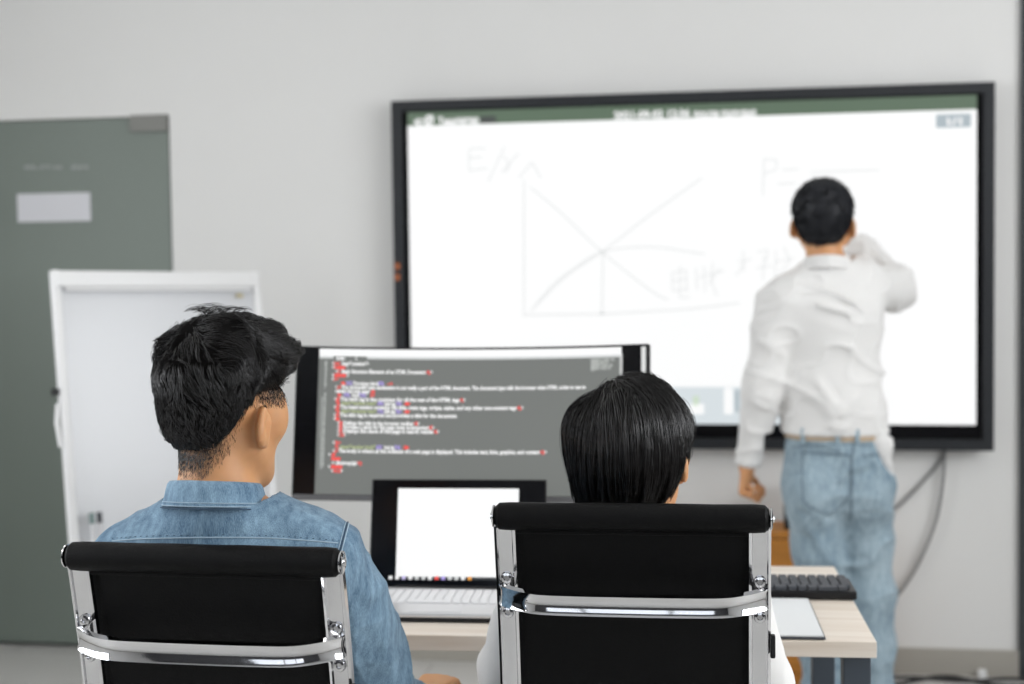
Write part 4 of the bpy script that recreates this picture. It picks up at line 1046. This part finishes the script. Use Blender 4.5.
for (o_, z_) in ((.0192, .0052), (.0178, .0105)):
    MB().tube(line(o_ - .0005, z_), .0007, 5).go('stitching', M_THREAD, sh, smooth=True)
MB().tube(line(.0200, .0015), .0012, 5).go('seam', M_DTHREAD, sh, smooth=True)
# armhole seam on the right shoulder, welt with two stitch rows
arm = [(350.5, 519), (348, 527), (344.5, 540), (341.5, 552), (339.5, 566), (339, 590)]
def dense(q, n=5): return np.array(spline([np.array([a_, b_, 0.]) for a_, b_ in q], n))[:, :2]
for du, m, r_, nm in ((0, M_THREAD, .0011, 'seam'), (-3.6, M_THREAD, .0007, 'stitching'), (-1.6, M_DTHREAD, .0013, 'seam')):
    MB().tube(hit(shirtA, dense(arm) + [du, 0], .0004), r_, 6).go(nm, m, sh, smooth=True)
# yoke seam across the back and its gathers
yk = dense([(112, 541), (140, 539), (180, 538), (222, 537.5), (265, 538), (300, 540), (338, 543)], 12)
MB().tube(hit(shirtA, yk, .0003), .0010, 6).go('seam', M_THREAD, sh, smooth=True)
qq = hit(shirtA, yk + [0, -2.6], .0002); mb = MB()
for i in range(0, len(qq) - 1, 2): mb.tube([qq[i], qq[i] * .4 + qq[i + 1] * .6], .0006, 5)
mb.go('stitching', M_DTHREAD, sh, smooth=True)
# trousers
jt = body_fn(J, .012, ('torso', 'legs'), False)
def trA(P): return np.maximum(np.maximum(jt(P), P[:, 2] - .70), .085 - P[:, 2])
V, Fc = mesh_sdf(trA, *bounds(J, .18, ('pelvis', 'hpL', 'hpR', 'knL', 'knR', 'anL', 'anR')), .009); obj('trousers', V, Fc, M_DTROUSER, pa)
for s in 'LR':
    V, Fc = mesh_sdf(lambda P: np.maximum(smin(cap(P, J['an' + s] - [0, .03, .03], J['to' + s] + [0, .02, .004], .048, .040), cap(P, J['an' + s], J['an' + s] - [0, 0, .04], .048, .05), .03), .003 - P[:, 2]), J['an' + s] - [.09, .12, .12], J['to' + s] + [.1, .1, .12], .007)
    obj('shoe', V, Fc, M_SHOE, pa)
# hair: faded sides, long tousled top
lineA = ([-.12, -.075, -.045, -.02, .01, .04, .07, .10, .13], [-.066, -.058, -.022, .026, .034, .038, .050, .070, .08])
hA = region_hair(J['head'], RA, 1.01, [((0, -.014, .042), (.0805, .102, .092), .02), ((.002, .010, .087), (.076, .094, .063), .03), ((-.002, -.050, .072), (.070, .052, .056), .03), ((.006, .066, .092), (.060, .050, .044), .03), ((0, -.040, -.005), (.064, .062, .072), .03)], lineA, .040, .010)
def texA(P):
    Q = local(J, P); t = np.clip((Q[:, 2] - .03) / .05, 0, 1)
    return (t * (.010 * ridges(Q, (26, 16, 20), 1.7) ** 2 - .004)).astype(np.float32)
def hA2(P): return hA(P) - texA(P)
hair_cap('hair', hA, J, M_CAP, pa, .0032, texA)
hair_o = [o for o in pa.children if o.name.startswith('hair')][0]
WH = J['head'] + RA @ np.array([-.015, -.068, .118])
def dirA(P, N):
    d = P - WH; d /= np.linalg.norm(d, axis=1)[:, None] + 1e-9
    Q = local(J, P); n3 = np.stack([vnoise(P * 34 + k * 7.3) - .5 for k in range(3)], 1)
    fw = np.clip((Q[:, 1] + .03) / .06, 0, 1)[:, None] * np.clip((Q[:, 2] - .07) / .04, 0, 1)[:, None]
    return d * (1 - .6 * fw) + RA[:, 1][None] * fw * .9 + n3 * 1.4
Pr, Q = sphere_roots(J, hA2, 5200, 3, lambda Q: (Q[:, 2] > np.interp(Q[:, 1], *lineA) + .012))
P2, Q2 = sphere_roots(J, hA2, 3800, 31, lambda Q: (Q[:, 2] > np.interp(Q[:, 1], *lineA) + .012) & (Q[:, 1] > -.01), (0, .05, .08), .06)
Pr = np.concatenate([Pr, P2]); Q = np.concatenate([Q, Q2])
t = np.clip((Q[:, 2] - .02) / .06, 0, 1); L = .010 + .034 * t * (.4 + rng.random(len(t))) * (.5 + .5 * np.clip((Q[:, 1] + .06) / .10, 0, 1))
g = grow(hA2, Pr - grad(hA2, Pr) * .004, dirA, L, 8, lambda s: .22 - .26 * s, .0008, .16, hug=.010)
strands('hair_locks', g, M_HAIR, hair_o, 7, .0026, .00042, seed=4, tipconv=.75)
# tufts standing up at the crown
tuft = []
for k in range(26):
    b0 = J['head'] + RA @ np.array([-.012 + .030 * rng.random() - .02, -.02 + .05 * rng.random(), .0]); b0 = project(hA2, (b0 + world(0, 0, .16))[None], -.002)[0]
    side = -1 if k % 3 else 1; r0 = .016 + .012 * rng.random(); v = [b0 + np.array([side * r0 * (1 - math.cos(q)) * 1.0, 0, r0 * math.sin(q) * .75]) for q in np.linspace(0, 2.3, 8)]; tuft.append(v)
strands('flyaway_tuft', np.array(tuft), M_HAIR, hair_o, 5, .0022, .00035, seed=8)
# clipped short hair blending into the skin on nape and temples
def skinA(P): return fnb(P)
rg = np.random.default_rng(12); dd = rg.normal(size=(90000, 3)); dd /= np.linalg.norm(dd, axis=1)[:, None]
Pr = project(skinA, J['head'] + (dd * .1 + np.array([0, -.012, -.01])) @ RA.T, 0, 6); Q = local(J, Pr)
lz = np.interp(Q[:, 1], *lineA); dz = Q[:, 2] - lz
ok = (dz > -.040) & (dz < .035) & (Q[:, 1] < .075) & (np.abs(Q[:, 0]) < .0815) & (rg.random(len(Q)) < np.clip((dz + .040) / .034, 0, 1) ** 1.3) & ((Q[:, 2] > -.02) | (Q[:, 1] < -.02)) & ~((Q[:, 1] > -.03) & (Q[:, 2] < .012))
Pr = Pr[ok]
g = grow(skinA, Pr, lambda P, N: np.tile([0, 0, -1.], (len(P), 1)), np.full(len(Pr), .0048), 3, .22, .0002)
strands('clipped_hair', g, M_HAIR, hair_o, 1, .0010, .00026, seed=5)
# brown lit tips low on the window side
# ---- person with the black bob -------------------------------------------------
RBm = rotm(math.radians(20), math.radians(-3), 0)
K = {'head': at(637, 451, 2.35), 'R': RBm, 'ear': .006, 'hsc': .98, 'neck': at(632, 535, 2.31), 'fwd': world(0, 1, 0), 'girth': .95}
K['shL'] = at(545, 592, 2.31); K['shR'] = at(722, 590, 2.31); K['chest'] = at(633, 650, 2.325); K['waist'] = K['chest'] + world(0, .02, -.17); K['pelvis'] = K['chest'] + world(0, .05, -.30)
px_, py_ = K['pelvis'][0], K['pelvis'][1]
K['elL'] = at(515, 672, 2.42); K['elR'] = at(757, 684, 2.42); K['wrL'] = K['elL'] + world(.09, .20, .015); K['wrR'] = K['elR'] + world(-.10, .19, .055)
for s, sg in (('L', -1), ('R', 1)):
    K['hp' + s] = world(px_ + sg * .09, py_ + .03, .565); K['kn' + s] = world(px_ + sg * .13, py_ + .42, .545); K['an' + s] = world(px_ + sg * .12, py_ + .38, .095); K['to' + s] = world(px_ + sg * .13, py_ + .55, .034)
K['hands'] = [hand_caps(K['wrR'] + [0, .01, 0], (-.2, 1, -.1), (0, 0, -1), (-1, 0, 0), (.3, .4, .3), .92), hand_caps(K['wrL'] + [0, .01, 0], (.2, 1, -.1), (0, 0, -1), (1, 0, 0), (.3, .4, .3), .92)]
fnB = body_fn(K); V, Fc = mesh_sdf(fnB, *bounds(K, .22), .0052)
pb = obj('person', V, Fc, M_SKIN, None, loc=(float(px_), float(py_), 0))
tag(pb, 'person with a glossy straight black bob and white shirt, seated behind the laptop', 'person', 'people seated at the desk')
eyes(K, pb)
baseB = body_fn(K, .020, ('torso', 'arms'), False); nkB = K['neck']
def shirtB(P):
    w = .006 * ridges(P, (7, 7, 8), 4.4) ** 3 + .0025 * ridges(P, (19, 19, 17), 1.) ** 2
    return np.maximum(np.maximum(cuffs(K, P, baseB(P) - w + .003), P[:, 2] - (nkB[2] + 1.1 * np.maximum(np.linalg.norm(P[:, :2] - nkB[:2], axis=1) - .062, 0))), .50 - P[:, 2])
V, Fc = mesh_sdf(shirtB, *bounds(K, .2, ('neck', 'shL', 'shR', 'elL', 'elR', 'wrL', 'wrR', 'pelvis', 'chest')), .006)
shb = obj('white_shirt', V, Fc, M_WHITECLOTH, pb)
collar('collar', K, M_WHITECLOTH, shb, .060, .063, -.012, .034, .012)
jb = body_fn(K, .012, ('torso', 'legs'), False)
V, Fc = mesh_sdf(lambda P: np.maximum(np.maximum(jb(P), P[:, 2] - .68), .085 - P[:, 2]), *bounds(K, .18, ('pelvis', 'hpL', 'hpR', 'knL', 'knR', 'anL', 'anR')), .009); obj('trousers', V, Fc, M_DTROUSER, pb)
for s in 'LR':
    V, Fc = mesh_sdf(lambda P: np.maximum(smin(cap(P, K['an' + s] - [0, .03, .03], K['to' + s] + [0, .02, .004], .046, .038), cap(P, K['an' + s], K['an' + s] - [0, 0, .04], .046, .048), .03), .003 - P[:, 2]), K['an' + s] - [.09, .12, .12], K['to' + s] + [.1, .1, .12], .007)
    obj('shoe', V, Fc, M_SHOE, pb)
lineB = ([-.13, -.045, -.025, .0, .03, .06, .09, .12], [-.100, -.085, -.050, .004, .018, .040, .062, .075])
hB = region_hair(K['head'], RBm, .98, [((-.008, -.014, .033), (.083, .104, .077), .02), ((.034, -.012, .010), (.056, .082, .066), .03), ((.022, -.02, .048), (.062, .084, .062), .02), ((-.052, -.035, .034), (.050, .074, .060), .008), ((-.012, -.040, -.030), (.079, .076, .085), .04)], lineB, .03, .008)
def texB(P):
    Q = local(K, P); a = np.arctan2(Q[:, 0], -Q[:, 1] - .01); q = np.stack([a * 9, Q[:, 2] * 6, a * 0], 1)
    return (.005 * ridges(q, (1, 1, 1), 6.1) ** 2 - .002).astype(np.float32)
def hB2(P): return hB(P) - texB(P)
hair_cap('hair', hB, K, M_CAP, pb, .004, texB)
hb_o = [o for o in pb.children if o.name.startswith('hair')][0]
WB = K['head'] + RBm @ np.array([-.030, -.045, .125])
def dirB(P, N):
    d = P - WB; d /= np.linalg.norm(d, axis=1)[:, None] + 1e-9
    n3 = np.stack([vnoise(P * 16 + k * 7.3) - .5 for k in range(3)], 1); Q = local(K, P)
    dn = np.clip((.115 - Q[:, 2]) / .07, 0, 1)[:, None]
    return d * (1 - dn * .75) + world(0, 0, -1)[None] * dn + n3 * .30
Pr, Q = sphere_roots(K, hB2, 4200, 13, lambda Q: (Q[:, 2] > np.interp(Q[:, 1], *lineB) + .03))
L = np.clip((Q[:, 2] + .110) * 1.08, .03, .21) * (.82 + .36 * rng.random(len(Q)))
g = grow(hB2, Pr - grad(hB2, Pr) * .002, dirB, L, 14, .0, .0008, .12, hug=.003)
g[:, :, :] += rng.normal(0, .0008, (len(g), 1, 3))
far = np.array([hB2(q.astype(np.float32)).max() for q in g]); g = g[far < np.percentile(far, 92)]
strands('hair_locks', g, M_HAIR, hb_o, 9, .0028, .00042, seed=6, tipconv=.8)

# ---- person writing on the display ---------------------------------------------
RCm = rotm(math.radians(6), math.radians(2), math.radians(1))
Y = 4.55
Q_ = {'head': at(823, 222, Y), 'R': RCm, 'hsc': 1.02, 'ear': .006, 'neck': at(827, 266, Y - .01), 'fwd': world(math.sin(.12), math.cos(.12), 0), 'girth': .93}
Q_['shL'] = at(781, 305, Y - .02); Q_['shR'] = at(864, 285, Y + .03); Q_['chest'] = at(829, 330, Y); Q_['waist'] = at(831, 398, Y); Q_['pelvis'] = at(836, 456, Y)
Q_['elL'] = at(763, 392, Y - .03); Q_['wrL'] = at(747, 466, Y + .03); Q_['elR'] = at(894, 288, Y + .20); Q_['wrR'] = at(854, 243, Y + .30)
Q_['hpL'] = at(816, 484, Y - .0); Q_['hpR'] = at(863, 484, Y + .02)
Q_['knL'] = at(820, 590, Y - .02); Q_['knR'] = at(870, 590, Y + .04)
for s, u, yy_ in (('L', 825, Y - .04), ('R', 874, Y + .05)):
    a = at(u, 690, yy_); Q_['an' + s] = world(a[0], yy_, .095); Q_['to' + s] = world(a[0] + (-.02 if s == 'L' else .03), yy_ + .17, .034)
Q_['hands'] = [hand_caps(Q_['wrL'] + [0, 0, -.005], (-.10, .10, -1), (.9, -.3, 0), (.2, 1, 0), (1.15, 1.3, .8), .95), hand_caps(Q_['wrR'], (-.55, .75, .25), (-.5, -.2, -.8), (-.4, .2, .8), (.6, .8, .5), .95)]
fnC = body_fn(Q_); V, Fc = mesh_sdf(fnC, *bounds(Q_, .22), .0052)
a = Q_['pelvis']
pc = obj('person', V, Fc, M_SKIN, None, loc=(float(a[0]), float(a[1]), 0))
tag(pc, 'person in a white shirt and light blue jeans standing and writing on the wall display', 'person')
eyes(Q_, pc)
baseC = body_fn(Q_, .021, ('torso', 'arms'), False); nkC = Q_['neck']
ZB = at(832, 436, Y - .12)[2]
FOLDS = [((800, 300), (880, 322), .010, .008), ((798, 318), (872, 338), .008, .007), ((795, 345), (868, 348), .010, .008), ((800, 362), (842, 412), .015, .007), ((842, 412), (872, 385), .015, .006), ((795, 385), (840, 428), .013, .005), ((846, 424), (876, 420), .012, .004),
         ((788, 340), (786, 400), .008, -.012), ((805, 424), (870, 432), .009, .004), ((750, 385), (780, 372), .010, .004), ((746, 398), (772, 412), .009, .004), ((742, 438), (766, 428), .008, .004), ((757, 340), (786, 356), .010, .004), ((815, 285), (860, 305), .010, .007), ((812, 352), (838, 398), .010, -.006)]
FW = [(at(a_[0], a_[1], Y - .13 if i not in (9, 10, 11, 12) else Y - .09), at(b_[0], b_[1], Y - .13 if i not in (9, 10, 11, 12) else Y - .09), w, h) for i, (a_, b_, w, h) in enumerate(FOLDS)]
def shirtC(P):
    P = P.astype(np.float32); d = baseC(P)
    d = smin(d, fcap(P, Q_['waist'] + [0, 0, .02], world(Q_['pelvis'][0], Q_['pelvis'][1], ZB + .03), .150, .150, Q_['fwd'], 1.35), .03)
    w = .012 * ridges(P @ np.array([[.9, 0, .43], [0, 1, 0], [-.43, 0, .9]], np.float32), (4, 4, 12), 2.2) ** 4 + .006 * ridges(P, (13, 13, 18), 7.) ** 3
    ar = cap(P, Q_['elR'], Q_['wrR'], .06, .06) < .03
    w = w + np.where(ar, .012 * ridges(P, (16, 10, 16), 3.) ** 3, 0)
    for a_, b_, wd, h_ in FW: w = w + 1.7 * h_ * np.exp(-np.maximum(cap(P, a_, b_, 0, 0), 0) ** 2 / (2 * wd * wd))
    d = d - w + .004
    for h0, dr_ in ((Q_['wrL'], Q_['wrL'] - Q_['elL']), (Q_['wrR'], Q_['wrR'] - Q_['elR'])):
        n = dr_ / np.linalg.norm(dr_); e = (P - h0) @ n.astype(np.float32) + .006; near = np.linalg.norm(P - h0, axis=1) - .09
        d = np.maximum(d, np.minimum(e, -near))
    nz = nkC[2] + .004
    return np.maximum(np.maximum(d, np.minimum(P[:, 2] - nz - 1.1 * np.maximum(np.linalg.norm(P[:, :2] - nkC[:2], axis=1) - .066, 0), .14 - np.linalg.norm(P[:, :2] - nkC[:2], axis=1))), np.minimum(ZB - .004 - P[:, 2], .225 - np.linalg.norm(P[:, :2] - Q_['pelvis'][:2], axis=1)))
V, Fc = mesh_sdf(shirtC, *bounds(Q_, .2, ('neck', 'shL', 'shR', 'elL', 'elR', 'wrL', 'wrR', 'pelvis', 'chest')), .005)
shc = obj('white_shirt', V, Fc, M_WHITECLOTH, pc)
collar('collar', Q_, M_WHITECLOTH, shc, .064, .066, -.022, .040, .012, drop=.036)
# jeans
GL = [at(813, 492, Y - .06), at(863, 492, Y - .03)]
def jeansC(P):
    P = P.astype(np.float32); f = Q_['fwd']
    d = fcap(P, world(Q_['pelvis'][0], Q_['pelvis'][1], ZB), Q_['pelvis'] - [0, 0, .04], .143, .148, f, 1.40)
    for c in GL: d = smin(d, ell(P, c, (.080, .080, .105)), .04)
    l = [smin(cap(P, Q_['hp' + s], Q_['kn' + s], .086, .070), cap(P, Q_['kn' + s], Q_['an' + s], .070, .064), .03) for s in 'LR']
    for x in l: d = smin(d, x, .045)
    # centre seam crease and folds below the seat
    cr = cap(P, at(850, 448, Y - .15), at(851, 515, Y - .13), 0, 0); d = d + .014 * np.exp(-cr ** 2 / (2 * .010 ** 2))
    for (u0, v0), (u1, v1), w_, h_ in (((800, 512), (846, 522), .008, -.010), ((846, 522), (888, 512), .008, -.012), ((805, 528), (835, 566), .012, .008), ((840, 480), (865, 455), .010, .008), ((856, 535), (880, 545), .012, .008), ((858, 575), (884, 590), .010, .008), ((856, 600), (884, 606), .008, -.008), ((858, 622), (886, 628), .009, .007), ((850, 478), (872, 470), .008, -.008), ((806, 448), (840, 445), .008, .004)):
        cc = cap(P, at(u0, v0, Y - .12), at(u1, v1, Y - .10), 0, 0); d = d - h_ * np.exp(-np.maximum(cc, 0) ** 2 / (2 * w_ * w_))
    d = d - .013 * ridges(P, (8, 8, 13), 8.) ** 3 - .005 * ridges(P, (20, 20, 14), 8.) ** 2 + .004
    return np.maximum(np.maximum(d, P[:, 2] - ZB - .012), .045 - P[:, 2])
V, Fc = mesh_sdf(jeansC, *bounds(Q_, .2, ('pelvis', 'hpL', 'hpR', 'knL', 'knR', 'anL', 'anR')), .0055)
je = obj('jeans', V, Fc, M_JEANS, pc); je['label'] = 'light blue washed jeans'
for q, r_, nm in (([(803, 452), (825, 454), (850, 455)], .0028, 'pocket_seam'), ([(850, 455), (851, 475), (849, 496)], .0020, 'pocket_seam'), ([(849, 496), (839, 508), (826, 514)], .0020, 'pocket_seam'),
                  ([(826, 514), (812, 508), (803, 500)], .0020, 'pocket_seam'), ([(803, 500), (802, 476), (803, 452)], .0020, 'pocket_seam'), ([(862, 456), (874, 455), (884, 453)], .0025, 'pocket_seam'), ([(791, 447), (820, 445), (852, 444), (884, 447)], .0016, 'waist_seam'), ([(853, 446), (852, 470), (852, 500), (850, 520)], .0022, 'back_seam')):
    MB().tube(hit(jeansC, dense(q), .0004), r_, 6).go(nm, M_JSEAM, je, smooth=True)
# belt and loops
def belt_pts(o_, z, n=56):
    c = world(Q_['pelvis'][0], Q_['pelvis'][1], z); f = Q_['fwd']; rt = world(f[1], -f[0], 0)
    out = np.array([c + f * math.cos(a_) * .20 + rt * math.sin(a_) * .20 for a_ in np.linspace(0, 2 * PI, n, endpoint=False)])
    gg = out.copy().astype(np.float32)
    for _ in range(12):
        gr = grad(jeansC, gg); gr[:, 2] = 0; gg = gg - (jeansC(gg) - o_)[:, None] * gr * .8
    return gg
bl = belt_pts(.004, ZB - .003)
MB().tube(bl, 1.0, closed=True, prof=[(-.016, -.002), (-.016, .003), (.016, .003), (.016, -.002)], up=(0, 0, 1)).go('belt', M_BELT, pc)
for u in (800, 862, 838):
    q = at(u, 437, Y - .13); k = int(np.argmin(np.linalg.norm(bl - q, axis=1))); MB().box(bl[k] + (bl[k] - bl.mean(0)) * .04, (.013, .010, .046), .002).go('belt_loop', M_JEANS, je)
tl = [at(874, 431, Y - .07), at(882, 446, Y - .07), at(887, 474, Y - .05)]
def tailC(P):
    d = smin(fcap(P, tl[0], tl[1], .022, .024, world(.2, 1, 0) / 1.02, 2.2), fcap(P, tl[1], tl[2], .024, .010, world(.2, 1, 0) / 1.02, 2.2), .02)
    return d - .006 * ridges(P, (26, 10, 14), 2.) ** 2
V, Fc = mesh_sdf(tailC, np.min(tl, 0) - .07, np.max(tl, 0) + .07, .004); obj('shirt_tail', V, Fc, M_WHITECLOTH, shc)
for s in 'LR':
    V, Fc = mesh_sdf(lambda P: np.maximum(smin(cap(P, Q_['an' + s] - [0, .03, .03], Q_['to' + s] + [0, .02, .004], .048, .040), cap(P, Q_['an' + s], Q_['an' + s] - [0, 0, .04], .048, .05), .03), .003 - P[:, 2]), Q_['an' + s] - [.09, .12, .12], Q_['to' + s] + [.1, .1, .12], .007)
    obj('shoe', V, Fc, M_SHOE, pc)
lineC = ([-.12, -.07, -.04, -.015, .01, .04, .07, .10, .13], [-.098, -.088, -.050, .006, .020, .028, .045, .070, .08])
hC = region_hair(Q_['head'], RCm, 1.02, [((0, -.014, .038), (.0845, .106, .091), .02), ((0, -.04, .045), (.082, .082, .082), .02), ((0, -.036, -.02), (.064, .060, .065), .03)], lineC, .05, .004)
hair_cap('hair', hC, Q_, M_HAIR2, pc, .004, lambda P: (.0012 * ridges(P, (90, 90, 40), 1.) ** 2).astype(np.float32))
hc_o = [o for o in pc.children if o.name.startswith('hair')][0]
WC = Q_['head'] + RCm @ np.array([.008, -.085, .085])
Pr, Q = sphere_roots(Q_, hC, 2200, 23, lambda Q: (Q[:, 2] > np.interp(Q[:, 1], *lineC) + .004))
g = grow(hC, Pr, lambda P, N: (P - WC) + (np.stack([vnoise(P * 30 + k * 7.3) - .5 for k in range(3)], 1)) * .03, np.full(len(Pr), .018), 4, .22, .0005)
strands('hair_locks', g, M_HAIR2, hc_o, 4, .003, .0006, seed=9)
